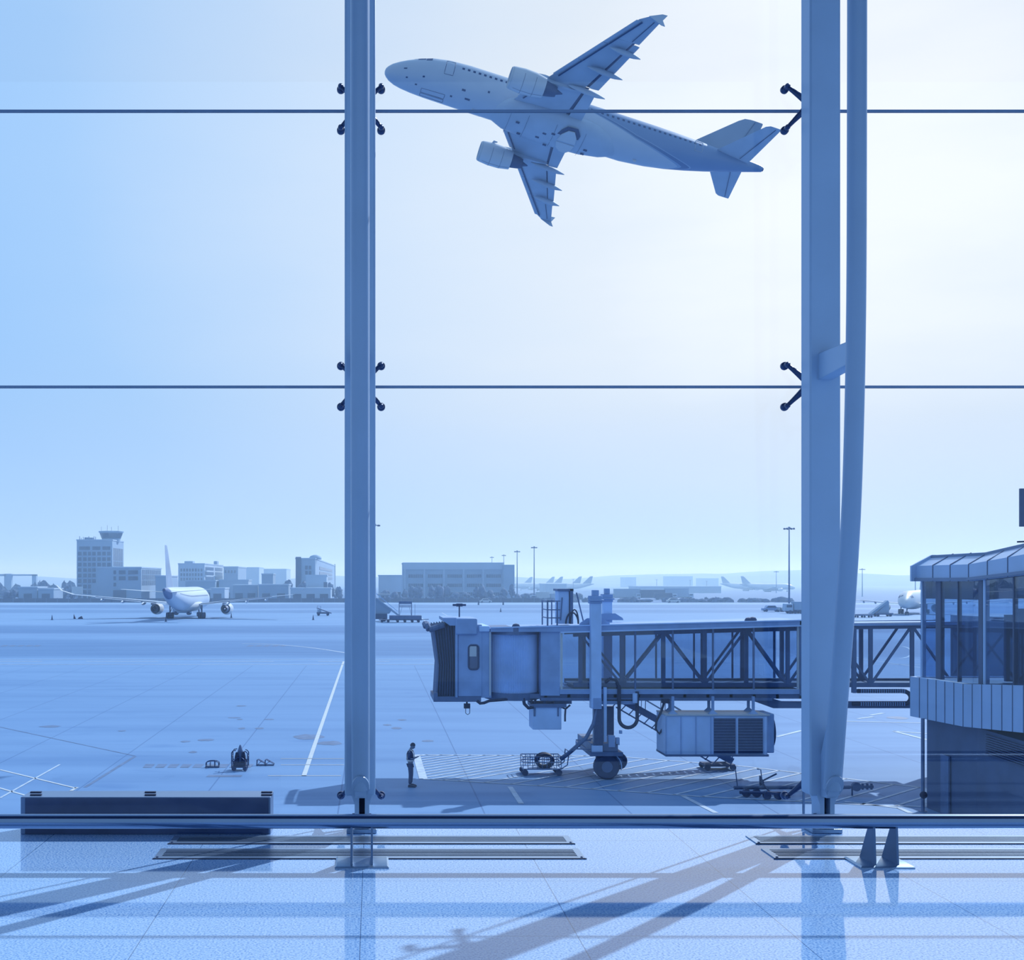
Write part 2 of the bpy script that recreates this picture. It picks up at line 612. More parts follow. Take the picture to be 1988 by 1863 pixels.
# oil marks, dark joints and other dark marks
mb = MB()
rnd = random.Random(11)
spots = [(97, 1410, 18, 2.2), (237, 1418.5, 7, 1.2), (470, 1413.5, 7, 1.6), (504, 1413.5, 9, 1.6), (466, 1396, 6, 1), (523, 1396, 9, 1.1), (375, 1459.5, 8, 1.8), (360, 1439, 9, 1.8), (400, 1436, 16, 2.2),
         (455, 1393, 12, 1), (1742, 1393, 20, 2.6), (468, 1370, 9, 1.2), (770, 1413, 10, 2.0), (752, 1407, 8, 1.5), (780, 1397, 8, 1.3), (830, 1438, 12, 1.6), (600, 1430, 26, 5), (640, 1442, 22, 4)]
for x, y, rx, ry in spots:
    c = G(x, y)
    ax, ay = rx / F * c[1], abs(G(x, y - ry)[1] - c[1])
    n = 16
    ring = [(c[0] + ax * (1 + rnd.uniform(-.2, .2)) * math.cos(t * 2 * PI / n), c[1] + ay * (1 + rnd.uniform(-.2, .2)) * math.sin(t * 2 * PI / n), 0.007) for t in range(n)]
    mb.add(ring, [tuple(range(n))])
for i in range(9):  # row of slanted dark patches
    x0 = 277 + i * 24
    p = [G(x0 + 6, 1483), G(x0 + 24, 1483), G(x0 + 17, 1490), G(x0, 1490)]
    mb.add([(q[0], q[1], 0.008) for q in p], [(0, 1, 2, 3)])
for cx_, n_ in ((478, 5), (0, 5)):
    for i in range(n_):
        p = [G(cx_ + i * 16 + 6, 1252), G(cx_ + i * 16 + 17, 1252), G(cx_ + i * 16 + 11, 1254.5), G(cx_ + i * 16, 1254.5)]
        mb.add([(q[0], q[1], 0.008) for q in p], [(0, 1, 2, 3)])
strip(mb, G(165, 1528), G(262, 1468), 0.16, 0.007)
strip(mb, G(0, 1411), G(262, 1467), 0.09, 0.007)
p = [G(405, 1504), G(471, 1504), G(468, 1508), G(400, 1508)]
mb.add([(q[0], q[1], 0.008) for q in p], [(0, 1, 2, 3)])
structure('trim_5', mb, M_DKMARK, smooth=0)

# ================================================================ TERMINAL INTERIOR
def floor_material():
    m = bpy.data.materials.new('polished_granite')
    m.use_nodes = True
    nt = m.node_tree
    b = nt.nodes['Principled BSDF']
    g = nt.nodes.new('ShaderNodeNewGeometry')
    sp = nt.nodes.new('ShaderNodeSeparateXYZ')
    nt.links.new(g.outputs['Position'], sp.inputs[0])
    X, Y = sp.outputs[0], sp.outputs[1]
    n = nt.nodes.new('ShaderNodeTexNoise')
    nt.links.new(g.outputs['Position'], n.inputs['Vector'])
    n.inputs['Scale'].default_value = 95
    n.inputs['Detail'].default_value = 3
    r = ramp(nt, [(0.36, L(100, 148, 215, LIGHT * 1.45)), (0.5, L(160, 203, 253, LIGHT * 1.45)), (0.66, L(190, 220, 255, LIGHT * 1.45))])
    nt.links.new(n.outputs[0], r.inputs[0])
    # one tone per slab
    ix = mathn(nt, 'FLOOR', mathn(nt, 'DIVIDE', mathn(nt, 'ADD', X, 0.0585 + 9.75), 0.975))
    iy = mathn(nt, 'FLOOR', mathn(nt, 'DIVIDE', mathn(nt, 'SUBTRACT', Y, 5.553 - 10.14), 1.014))
    wn = nt.nodes.new('ShaderNodeTexWhiteNoise')
    cb = nt.nodes.new('ShaderNodeCombineXYZ')
    nt.links.new(ix, cb.inputs[0])
    nt.links.new(iy, cb.inputs[1])
    nt.links.new(cb.outputs[0], wn.inputs[0])
    tone = ramp(nt, [(0, (0.96, 0.97, 0.98, 1)), (1, (1, 1, 1, 1))])
    nt.links.new(wn.outputs[0], tone.inputs[0])
    c = mixc(nt, 1.0, r.outputs[0], tone.outputs[0], 'MULTIPLY')
    fx = mathn(nt, 'FRACT', mathn(nt, 'DIVIDE', mathn(nt, 'ADD', X, 0.0585 + 9.75 + 0.002), 0.975))
    fy = mathn(nt, 'FRACT', mathn(nt, 'DIVIDE', mathn(nt, 'SUBTRACT', Y, 5.553 - 10.14 - 0.002), 1.014))
    j = mathn(nt, 'MAXIMUM', mathn(nt, 'LESS_THAN', fx, 0.0042), mathn(nt, 'LESS_THAN', fy, 0.004))
    c = mixc(nt, mathn(nt, 'MULTIPLY', j, 0.75), c, L(60, 100, 160, LIGHT))
    nt.links.new(c, b.inputs['Base Color'])
    b.inputs['Roughness'].default_value = 0.045
    b.inputs['Specular IOR Level'].default_value = 0.45
    return m


mb = MB()
mb.box(-7, 8, -3, 8.24, FLZ - 0.35, FLZ)
floor = structure('floor', mb, floor_material(), smooth=0)
mb = MB()
mb.box(-7, 8, 8.235, 8.30, FLZ - 0.5, FLZ + 0.012)
structure('trim_6', mb, M_DKSTEEL, smooth=0)

mb = MB()
mb.box(-12, 14, 0.5, 8.6, 14.6, 15.0)
structure('ceiling', mb, mat('dark_ceiling', (50, 88, 145), 0.8, 0, 0.1, 1), smooth=0)
# glass wall panes
JX = [-3.02, -0.082, 2.853, 5.79]
JZ = [FLZ + 0.012, 9.478, 11.306, 13.13]
k = 1
for i in range(3):
    for j in range(3):
        mb = MB()
        mb.box(JX[i] + 0.006, JX[i + 1] - 0.006, 8.194, 8.206, JZ[j] + (0.0085 if j else 0), JZ[j + 1] - 0.0085)
        structure('window_%d' % k, mb, GL_PANE, smooth=0)
        k += 1
k = 7
for j in (1, 2):
    mb = MB()
    mb.box(JX[0], JX[3], 8.192, 8.208, JZ[j] - 0.0085, JZ[j] + 0.0085)
    structure('trim_%d' % k, mb, M_SEAL, smooth=0)
    k += 1
for i in (1, 2):
    mb = MB()
    mb.box(JX[i] - 0.006, JX[i] + 0.006, 8.192, 8.208, JZ[0], JZ[3])
    structure('trim_%d' % k, mb, M_SEAL, smooth=0)
    k += 1


# columns that carry the glass wall
def column(xc, label):
    t = Thing('facade_column', label, 'column', (xc, 7.8, FLZ), group=None)
    hw = 0.0975
    # vertical hollow post, tapering a little into its foot
    mb = MB()
    prof = lambda z, s: [(xc - hw * s, 7.80, z), (xc + hw * s, 7.80, z), (xc + hw * s, 7.97, z), (xc - hw * s, 7.97, z)]
    mb.loft([prof(6.835, .97), prof(6.87, 1), prof(13.5, 1)])
    post = t.add('post', mb, M_COL, bevel=0.012)
    # bowed tube in front
    ctl = [(6.90, 7.70), (7.33, 7.62), (7.97, 7.49), (8.58, 7.39), (9.2, 7.34), (9.9, 7.31), (10.8, 7.305), (12, 7.30), (13.5, 7.30)]
    pts = []
    for (z0, y0), (z1, y1) in zip(ctl, ctl[1:]):
        for q in range(5):
            u = q / 5
            pts.append((xc + .005, y0 + (y1 - y0) * u, z0 + (z1 - z0) * u))
    pts.append((xc + .005, 7.30, 13.5))
    for _ in range(6):
        pts = [pts[0]] + [tuple((pts[i - 1][c] + 2 * pts[i][c] + pts[i + 1][c]) / 4 for c in range(3)) for i in range(1, len(pts) - 1)] + [pts[-1]]
    mb = MB()
    mb.tube(pts, 0.056, 24)
    bow = t.add('bowed_tube', mb, M_PIPE)
    # slanted end plate of the tube
    mb = MB()
    c = Vector((xc + .005, 7.655, 6.915))
    nrm_ = Vector((0, -0.85, -0.5)).normalized()
    u = Vector((1, 0, 0))
    v = nrm_.cross(u)
    n = 28
    r1 = [c + u * (.054 * math.cos(i * 2 * PI / n)) + v * (.085 * math.sin(i * 2 * PI / n)) for i in range(n)]
    r0 = [p - nrm_ * 0.012 for p in r1]
    mb.loft([r0, r1])
    t.add('end_plate', mb, M_PIPE, bow)
    # gusset that carries the tube on the post
    mb = MB()
    mb.prism([(7.80, 6.835), (7.70, 6.84), (7.66, 6.90), (7.60, 7.35), (7.66, 7.36), (7.80, 7.1)], 'x', xc - 0.03, xc + 0.04)
    t.add('gusset', mb, M_COL)
    # strut between post and tube
    for zc in (9.545, 12.6):
        mb = MB()
        mb.loft([[(xc - .045, 7.81, zc - .085), (xc + .045, 7.81, zc - .085), (xc + .045, 7.81, zc + .085), (xc - .045, 7.81, zc + .085)],
                 [(xc - .040, 7.33, zc - .07), (xc + .045, 7.33, zc - .07), (xc + .045, 7.33, zc + .07), (xc - .040, 7.33, zc + .07)]])
        t.add('strut', mb, M_COL, bevel=0.006)
    # foot: two lugs and a pin over a base block
    for sx in (-1, 1):
        mb = MB()
        cxl = xc + .012 + sx * 0.032
        mb.prism([(cxl - .014 - (0.02 if sx < 0 else 0), 6.845), (cxl - .014, 6.78), (cxl - .014, FLZ + .03), (cxl + .014, FLZ + .03), (cxl + .014, 6.78), (cxl + .014 + (0.02 if sx > 0 else 0), 6.845)], 'y', 7.80, 7.95)
        t.add('foot_lug', mb, M_COL)
    mb = MB()
    mb.box(xc - .015, xc + .035, 7.88, 7.90, FLZ + .03, 6.84)
    t.add('foot_tongue', mb, M_BLACK)
    mb = MB()
    mb.tube([(xc - .05, 7.87, 6.70), (xc + .07, 7.87, 6.70)], 0.014, 12)
    t.add('foot_pin', mb, M_DKSTEEL)
    mb = MB()
    mb.box(xc - .085, xc + .105, 7.79, 8.0, FLZ, FLZ + .028)
    bp = t.add('base_plate', mb, M_STEEL, bevel=.004)
    for sx in (-1, 1):
        mb = MB()
        mb.lathe([(.016, FLZ + .028), (.016, FLZ + .045), (.009, FLZ + .055)], (xc + .01 + sx * .075, 7.83, 0), n=6)
        t.add('anchor_bolt', mb, M_DKSTEEL, bp)
    return t


COLX = [-0.0845, 2.852]
column(COLX[0], 'steel column with a bowed tube in front, left of the flying aircraft nose')
column(COLX[1], 'steel column with a bowed tube standing clear of it, in front of the jet bridge')


def spider(xc, zc, downs, where):
    t = Thing('glass_fitting', where, 'glass fitting', (xc, 8.0, zc), group='spider fittings on the glass wall')
    mb = MB()
    mb.lathe([(.03, 7.97), (.03, 8.09), (.022, 8.10)], (xc, 0, zc), 'y', 16)
    hub = t.add('hub', mb, M_DKSTEEL)
    for sx in (-1, 1):
        for sz in downs:
            ex, ez = xc + sx * .133, zc + sz * .135
            mb = MB()
            a, b = Vector((xc, 8.07, zc)), Vector((ex, 8.13, ez))
            pts = [a.lerp(b, q) for q in (0, .25, .5, .75, 1)]
            mb.tube(pts, [.028, .024, .019, .015, .013], 12)
            arm = t.add('arm', mb, M_DKSTEEL)
            mb = MB()
            mb.lathe([(.007, 8.098), (.010, 8.104), (.017, 8.112), (.018, 8.15), (.014, 8.158), (.026, 8.168), (.027, 8.188), (.022, 8.194)], (ex, 0, ez), 'y', 20)
            t.add('clamp', mb, M_DKSTEEL, arm)


for xi, nm in ((0, 'left'), (1, 'right')):
    gx = JX[xi + 1]
    spider(gx, 11.306, (-1, 1), 'four-armed steel glass clamp high on the %s, at the upper pane joint' % ('left column' if xi == 0 else 'right column'))
    spider(gx, 9.478, (-1, 1), 'four-armed steel glass clamp on the %s, at the lower pane joint' % ('left column' if xi == 0 else 'right column'))
    spider(gx, 6.91, (-1,), 'two-armed steel glass clamp at the foot of the %s, just above the rail' % ('left column' if xi == 0 else 'right column'))

# bumper rail
t = Thing('bumper_rail', 'thick polished steel bumper rail running the length of the glass wall', 'rail', (1.0, 6.92, FLZ))
mb = MB()
mb.tube([(-6.5, 6.92, 6.848), (-2, 6.92, 6.848), (2, 6.92, 6.848), (7.5, 6.92, 6.848)], 0.0405, 40)
t.add('rail_tube', mb, M_RAIL)
for x0, fins in ((-0.064, (-.122, -.009)), (2.85, (2.792, 2.918))):
    mb = MB()
    mb.loft([[(x0 - .15, 6.845, FLZ), (x0 + .15, 6.845, FLZ), (x0 + .15, 7.10, FLZ), (x0 - .15, 7.10, FLZ)],
             [(x0 - .15, 6.845, FLZ + .006), (x0 + .15, 6.845, FLZ + .006), (x0 + .15, 7.10, FLZ + .006), (x0 - .15, 7.10, FLZ + .006)],
             [(x0 - .14, 6.858, FLZ + .014), (x0 + .14, 6.858, FLZ + .014), (x0 + .14, 7.09, FLZ + .014), (x0 - .14, 7.09, FLZ + .014)]])
    bp = t.add('base_plate', mb, M_STEEL)
    for fx in fins:
        mb = MB()
        mb.prism([(6.875, FLZ + .014), (7.085, FLZ + .014), (6.955, 6.83), (6.892, 6.83)], 'x', fx - .006, fx + .006)
        t.add('post', mb, M_POST)


# floor grilles
def grille(x0, x1, y0, y1, label):
    t = Thing('floor_grille', label, 'air vent', ((x0 + x1) / 2, (y0 + y1) / 2, FLZ), group='linear floor grilles along the glass wall')
    z = FLZ + .001
    mb = MB()
    w = .038
    for a in ((x0, x1, y0, y0 + w * .9), (x0, x1, y1 - w * .9, y1), (x0, x0 + w, y0 + w * .9, y1 - w * .9), (x1 - w, x1, y0 + w * .9, y1 - w * .9)):
        mb.box(a[0], a[1], a[2], a[3], z, z + .005)
    t.add('frame', mb, M_VENT)
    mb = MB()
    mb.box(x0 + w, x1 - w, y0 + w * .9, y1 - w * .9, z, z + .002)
    t.add('duct_shade_plate', mb, mat('duct_shadow', (14, 30, 62), 1.0, 0, 0.1, 5, 1.0, 0.0))  # flat plate under the slats, the duct's shade put into its colour
    n = 5
    ya, yb = y0 + w * .9, y1 - w * .9
    p = (yb - ya) / n
    for i in range(n):
        mb = MB()
        mb.box(x0 + w, x1 - w, ya + i * p + p * .32, ya + i * p + p * .72, z + .002, z + .0035)
        t.add('slat', mb, M_VENT)
    mb = MB()
    mb.box(x0 - .006, x1 + .006, y0 - .008, y0, FLZ, z + .004)
    t.add('edge_seal', mb, M_BLACK)
    for sx in (x0 + .018, x1 - .018):
        mb = MB()
        mb.lathe([(.008, z + .005), (.008, z + .008), (.004, z + .010)], (sx, y0 + .017, 0), n=10)
        t.add('screw', mb, M_DKSTEEL)


grille(-1.24, 1.215, 7.485, 7.71, 'long slatted floor grille by the left column foot, nearer the glass')
grille(-1.26, 1.215, 7.085, 7.34, 'long slatted floor grille in front of the left column, nearer the viewer')
grille(2.32, 4.78, 7.485, 7.71, 'slatted floor grille at the right column foot, nearer the glass')
grille(2.30, 4.78, 7.085, 7.34, 'slatted floor grille in front of the right column, nearer the viewer')

# low heater box by the glass
t = Thing('convector_box', 'low long steel box with dark glossy front on the floor by the glass', 'heater', (-1.43, 7.88, FLZ))
x0, x1, y0, y1, zt = -2.218, -0.647, 7.77, 8.0, 6.834
mb = MB()
mb.box(x0, x1, y0, y1, FLZ, zt)
t.add('casing', mb, mat('pale_box_steel', (120, 165, 222), 0.35, 0.2, 0.06, 3), bevel=.004)
mb = MB()
mb.box(x0 + .03, x1 - .012, y0 - .006, y0, FLZ + .004, zt - .006)
t.add('front_panel', mb, M_DARKGLASS, label='dark glossy front panel')
for px in (70, 292, 518):
    for q, yy in ((0, 7.83), (1, 7.93)):
        xx = (px - CX) / F * yy
        mb = MB()
        mb.box(xx - .035, xx + .035, yy - .011, yy + .011, zt, zt + .008)
        t.add('slot', mb, M_BLACK)

# ================================================================ AIRLINERS
# local frame of an aircraft: x aft from the nose, y to its right, z up, metres
FUS = [(-.66, .10, -.95), (-.60, .30, -.95), (-.42, .52, -.93), (-.1, .78, -.89), (.5, 1.08, -.80), (1.2, 1.32, -.66), (2.2, 1.58, -.45), (3.5, 1.82, -.22), (5, 1.96, -.06), (7, 2.03, 0),
       (12, 2.05, 0), (18, 2.05, 0), (23.5, 2.04, .02), (26, 1.92, .17), (28, 1.74, .36), (30, 1.50, .60), (32, 1.22, .88), (34, .90, 1.18), (35.7, .62, 1.44), (37, .38, 1.62), (37.5, .26, 1.66)]


def fus_at(x):
    for (x0, r0, z0), (x1, r1, z1) in zip(FUS, FUS[1:]):
        if x0 <= x <= x1:
            u = (x - x0) / (x1 - x0)
            return r0 + (r1 - r0) * u, z0 + (z1 - z0) * u
    return FUS[-1][1:]


def fpt(x, a, off=0.0):
    """surface point at station x, angle a from +y towards +z"""
    r, zc = fus_at(x)
    return ((x), (r + off) * math.cos(a), zc + (r + off) * math.sin(a))


def livery_material():
    m = bpy.data.materials.new('airliner_livery')
    m.use_nodes = True
    nt = m.node_tree
    b = nt.nodes['Principled BSDF']
    tcn = nt.nodes.new('ShaderNodeTexCoord')
    sp = nt.nodes.new('ShaderNodeSeparateXYZ')
    nt.links.new(tcn.outputs['Object'], sp.inputs[0])
    x, y, z = sp.outputs
    up = mathn(nt, 'MULTIPLY', mathn(nt, 'MAXIMUM', mathn(nt, 'SUBTRACT', x, 24.0), 0.0), 0.125)
    zz = mathn(nt, 'SUBTRACT', up, z)                         # down from the centre line
    ang = mathn(nt, 'ARCTAN2', mathn(nt, 'ABSOLUTE', y), zz)
    g = mathn(nt, 'SUBTRACT', 29.3, mathn(nt, 'MULTIPLY', mathn(nt, 'POWER', ang, 1.5), 4.6))
    s = mathn(nt, 'SUBTRACT', x, g)
    s = mathn(nt, 'DIVIDE', mathn(nt, 'ADD', s, 4.0), 8.0, True)
    K = LIGHT * 1.3
    pale, dark, mid = L(196, 213, 235, K), L(126, 160, 204, K), L(152, 182, 220, K)
    q = lambda v: (v + 4.0) / 8.0
    r = ramp(nt, [(0, pale), (q(-.25), mid), (q(.15), L(104, 140, 188, K)), (q(.95), L(170, 196, 228, K)), (q(1.12), dark), (1.0, dark)], 'CONSTANT')
    nt.links.new(s, r.inputs[0])
    n = nt.nodes.new('ShaderNodeTexNoise')
    n.inputs['Scale'].default_value = 0.6
    nt.links.new(tcn.outputs['Object'], n.inputs['Vector'])
    v = ramp(nt, [(0.3, (.93, .95, .97, 1)), (0.7, (1, 1, 1, 1))])
    nt.links.new(n.outputs[0], v.inputs[0])
    nt.links.new(mixc(nt, 1.0, r.outputs[0], v.outputs[0], 'MULTIPLY'), b.inputs['Base Color'])
    b.inputs['Roughness'].default_value = 0.32
    return m


def airfoil(le, te, z, th, n=7):
    """ring in the x-z plane, given y later: list of (x, z)"""
    c = te - le
    up, lo = [], []
    for i in range(n + 1):
        u = i / n
        uu = u * u * (3 - 2 * u) if 0 else (1 - math.cos(u * PI)) / 2
        t = th * (1.48 * math.sqrt(max(uu, 0)) - 0.63 * uu - 1.76 * uu ** 2 + 1.42 * uu ** 3 - .51 * uu ** 4) * .95
        up.append((le + c * uu, z + t * 1.0))
        lo.append((le + c * uu, z - t * .75))
    return up + lo[-2:0:-1]


def surf(mb, secs):
    """secs: (y, le, te, z, thickness half, axis) -> loft along y"""
    rings = []
    for (y, le, te, z, th) in secs:
        rings.append([(x, y, zz) for x, zz in airfoil(le, te, z, th)])
    return mb.loft(rings)


def lerp(a, b, u):
    return a + (b - a) * u


def wing_le(y):
    return 11.75 + (y - 2.0) * 0.5615


def wing_te(y):
    return lerp(18.35, 18.45, (y - 2) / 4.05) if y < 6.05 else lerp(18.45, 20.95, (y - 6.05) / 9.75)


def wing_z(y):
    return -1.15 + (y - 1.5) * 0.066


def airliner(t, detail=2, tail_mat=None, fus_mat=None, gear=False, tipstyle='fence', sides=(-1, 1)):
    tail_mat = tail_mat or M_PLTAIL
    n = 40
    mb = MB()
    rings = []
    dense = []
    for (x0, r0, z0), (x1, r1, z1) in zip(FUS, FUS[1:]):
        k = 1 if x1 - x0 < 1.2 else 3
        for q in range(k):
            dense.append((lerp(x0, x1, q / k), lerp(r0, r1, q / k), lerp(z0, z1, q / k)))
    dense.append(FUS[-1])
    for x, r, z in dense:
        rings.append([(x, r * math.cos(a * 2 * PI / n), z + r * math.sin(a * 2 * PI / n) * 1.0) for a in range(n)])
    mb.loft(rings)
    fus = t.add('fuselage', mb, fus_mat or M_PLANE, smooth=0.9)
    # belly fairing
    mb = MB()
    rings = []
    for x, w, h in ((9.6, .3, .02), (10.4, 1.3, .16), (11.6, 1.95, .30), (13.5, 2.2, .40), (17.5, 2.25, .42), (19.6, 2.1, .38), (21.4, 1.6, .28), (22.8, .9, .12), (23.6, .3, .02)):
        ring = []
        for i in range(24):
            a = 2 * PI * i / 24
            ring.append((x, w * math.cos(a), -1.25 + (1.22 if math.sin(a) > 0 else .80 + h) * math.sin(a) * (0.55 + .45 * min(1, w / 1.6))))
        rings.append(ring)
    mb.loft(rings)
    bf = t.add('belly_fairing', mb, M_PLANE_D if detail > 1 else M_PLANE, smooth=0.9)
    for s in sides:
        # wing box, to 76 % chord
        mb = MB()
        ys = (1.2, 2.0, 4.0, 6.05, 9, 12.4, 15.0, 15.55)
        secs = []
        for y in ys:
            le, te = wing_le(y), wing_te(y)
            if y > 15.2:
                le += .35
            c = te - le
            secs.append((s * y, le, le + c * (.77 if y < 12.45 else 1.0), wing_z(y), .085 * c * (.75 if y > 6 else .62)))
        # two lofts: flapped part and aileron part
        surf(mb, [q for q in secs if abs(q[0]) <= 12.41])
        y = 12.42
        le, te = wing_le(y), wing_te(y)
        surf(mb, [(s * y, le, te, wing_z(y), .06 * (te - le))] + [q for q in secs if abs(q[0]) > 12.45])
        wing = t.add('wing', mb, M_PLANE_D, smooth=0.7)
        # thin dark plate above the flap gap, the gap's shade painted in
        mb = MB()
        for ya, yb in ((2.0, 6.0), (6.1, 12.4)):
            vs = []
            for y in (ya, yb):
                le, te = wing_le(y), wing_te(y)
                c = te - le
                z = wing_z(y)
                for u, dz in ((.73, .05), (.86, .05), (.86, .02), (.73, .0)):
                    vs.append((le + c * u, s * y, z + dz + .02))
            mb.add(vs, [(0, 1, 2, 3), (7, 6, 5, 4), (0, 4, 5, 1), (1, 5, 6, 2), (2, 6, 7, 3), (3, 7, 4, 0)])
        t.add('flap_gap_shade', mb, M_PLANE_DK, wing)
        for ya, yb in ((2.05, 5.75), (6.3, 12.35)):
            mb = MB()
            secs = []
            for y in (ya, (ya + yb) / 2, yb):
                le, te = wing_le(y), wing_te(y)
                c = te - le
                secs.append((s * y, le + c * .815, te + .12, wing_z(y) - .16, .16 if y < 7 else .12))
            surf(mb, secs)
            t.add('flap', mb, M_PLANE_D, wing)
        if detail > 1:
            # slats along the leading edge
            for ya, yb in ((2.6, 4.9), (6.5, 9.0), (9.05, 11.6), (11.65, 14.9)):
                mb = MB()
                secs = []
                for y in (ya, yb):
                    le = wing_le(y)
                    secs.append((s * y, le - .16, le + .34, wing_z(y) - .07, .11))
                surf(mb, secs)
                t.add('slat', mb, M_PLANE_D, wing)
                mb = MB()
                mb.bar((wing_le(ya) + .40, s * ya, wing_z(ya) - .17), (wing_le(yb) + .40, s * yb, wing_z(yb) - .15), .12, .03)
                t.add('slat_gap', mb, M_SEAM, wing)
            mb = MB()
            mb.bar((wing_te(12.6) - .75, s * 12.6, wing_z(12.6) - .11), (wing_te(15.2) - .45, s * 15.2, wing_z(15.2) - .06), .05, .03)
            t.add('aileron_seam', mb, M_SEAM, wing)
        # flap track fairings
        for y, l in ((5.95, 3.6), (8.7, 3.4), (11.5, 2.9)) if detail > 0 else ():
            te = wing_te(y)
            z = wing_z(y)
            mb = MB()
            st = []
            for u, r in ((0, .03), (.12, .13), (.35, .22), (.6, .24), (.8, .17), (1, .03)):
                xx = te - l * .72 + l * u
                st.append([(xx, s * y + r * .8 * math.cos(a * PI / 6), z - .28 - u * .22 + r * 1.25 * math.sin(a * PI / 6)) for a in range(12)])
            mb.loft(st)
            t.add('flap_track_fairing', mb, M_PLANE_D, wing, smooth=1.2)
        # wing tip
        mb = MB()
        te = wing_te(15.6)
        z = wing_z(15.6)
        if tipstyle == 'fence':
            mb.prism([(te - 1.2, z), (te - .1, z + .62), (te + .35, z + .66), (te + .02, z), (te + .3, z - .52), (te - .05, z - .5)], 'y', s * 15.56, s * 15.62)
        else:
            mb.loft([[(te - 1.55, s * 15.5, z), (te, s * 15.5, z), (te, s * 15.5, z + .06), (te - 1.5, s * 15.5, z + .08)],
                     [(te - .5, s * 16.9, z + .55), (te + .5, s * 16.9, z + .55), (te + .5, s * 16.88, z + .6), (te - .5, s * 16.88, z + .6)],
                     [(te + .3, s * 17.6, z + 1.5), (te + .8, s * 17.6, z + 1.5), (te + .8, s * 17.57, z + 1.52), (te + .3, s * 17.57, z + 1.52)]])
        t.add('wing_tip_fence' if tipstyle == 'fence' else 'winglet', mb, M_LIT if tipstyle != 'fence' else M_PLANE_D, wing)
        # engine
        ey, ez, ex = s * 5.58, -1.98, 10.44
        ring = lambda x, r, k=28, dz=0: [(x, ey + r * math.cos(a * 2 * PI / k), ez + dz + r * math.sin(a * 2 * PI / k)) for a in range(k)]
        mb = MB()
        mb.loft([ring(ex + 1.0, .72), ring(ex + .35, .76), ring(ex + .08, .82), ring(ex, .88), ring(ex + .06, .94), ring(ex + .3, 1.01), ring(ex + 1.2, 1.10), ring(ex + 2.3, 1.07), ring(ex + 3.35, .88), ring(ex + 3.35, .80), ring(ex + 2.6, .80)], False)
        eng = t.add('engine', mb, M_PLANE, smooth=0.8)
        mb = MB()
        mb.loft([ring(ex + .12, .815, 28), ring(ex - .01, .88, 28), ring(ex + .12, .975, 28), ring(ex + .22, .99), ring(ex + .10, .9), ring(ex + .25, .8)], False)
        t.add('inlet_lip', mb, M_LIT, eng, smooth=1.0)
        mb = MB()
        mb.lathe([(.74, ex + .75), (.74, ex + .85)], (0, ey, ez), 'x', 28)
        mb.lathe([(.02, ex + .30), (.14, ex + .5), (.24, ex + .75)], (0, ey, ez), 'x', 16)
        t.add('fan', mb, M_PLANE_DK, eng)
        mb = MB()
        mb.loft([ring(ex + 2.6, .80), ring(ex + 3.3, .70), ring(ex + 4.1, .56), ring(ex + 4.5, .46), ring(ex + 4.5, .40), ring(ex + 4.2, .40)], False)
        mb.lathe([(.40, ex + 4.0), (.30, ex + 4.4), (.05, ex + 5.1)], (0, ey, ez), 'x', 20)
        mb.lathe([(.79, ex + 2.7), (.79, ex + 2.75)], (0, ey, ez), 'x', 24)
        t.add('exhaust_nozzle', mb, M_PLANE_DK, eng, smooth=0.8)
        mb = MB()
        zw = wing_z(5.58)
        mb.loft([[(ex + 1.0, ey - .16, ez + 1.0), (ex + 1.0, ey + .16, ez + 1.0), (ex + 1.1, ey + .12, ez + 1.12), (ex + 1.1, ey - .12, ez + 1.12)],
                 [(ex + 3.2, ey - .18, ez + .6), (ex + 3.2, ey + .18, ez + .6), (ex + 3.2, ey + .14, zw + .25), (ex + 3.2, ey - .14, zw + .25)],
                 [(ex + 6.0, ey - .12, zw - .35), (ex + 6.0, ey + .12, zw - .35), (ex + 6.0, ey + .1, zw), (ex + 6.0, ey - .1, zw)],
                 [(ex + 7.0, ey - .03, zw - .2), (ex + 7.0, ey + .03, zw - .2), (ex + 7.0, ey + .03, zw), (ex + 7.0, ey - .03, zw)]])
        t.add('pylon', mb, M_PLANE_D, eng)
        if detail > 1:
            mb = MB()
            for xx in (ex + 1.25, ex + 2.35):
                rr = 1.105 if xx < ex + 1.5 else 1.068
                mb.tube([(xx, ey + rr * math.cos(a * PI / 14 + PI), ez + rr * math.sin(a * PI / 14 + PI)) for a in range(15)], .012, 4)
            mb.tube([(ex + .5, ey, ez - 1.035), (ex + 1.2, ey, ez - 1.105), (ex + 2.3, ey, ez - 1.075), (ex + 3.3, ey, ez - .89)], .013, 4)
            t.add('cowl_seam', mb, M_SEAM, eng)
            mb = MB()
            mb.prism([(ex + .95, ez + .72 - 0.1), (ex + 1.5, ez + .9), (ex + 1.5, ez + 1.0), (ex + 1.1, ez + 1.02)], 'y', ey - s * .80, ey - s * .84)
            t.add('nacelle_strake', mb, M_PLANE_D, eng)
        # stabiliser
        mb = MB()
        surf(mb, [(s * .3, 31.9, 35.6, 1.25, .2), (s * .9, 32.2, 35.8, 1.3, .19), (s * 5.5, 35.15, 36.6, 1.75, .07), (s * 5.72, 35.5, 36.62, 1.77, .04)])
        st_ = t.add('tailplane', mb, M_PLANE_D if detail > 1 else M_PLANE, smooth=0.7)
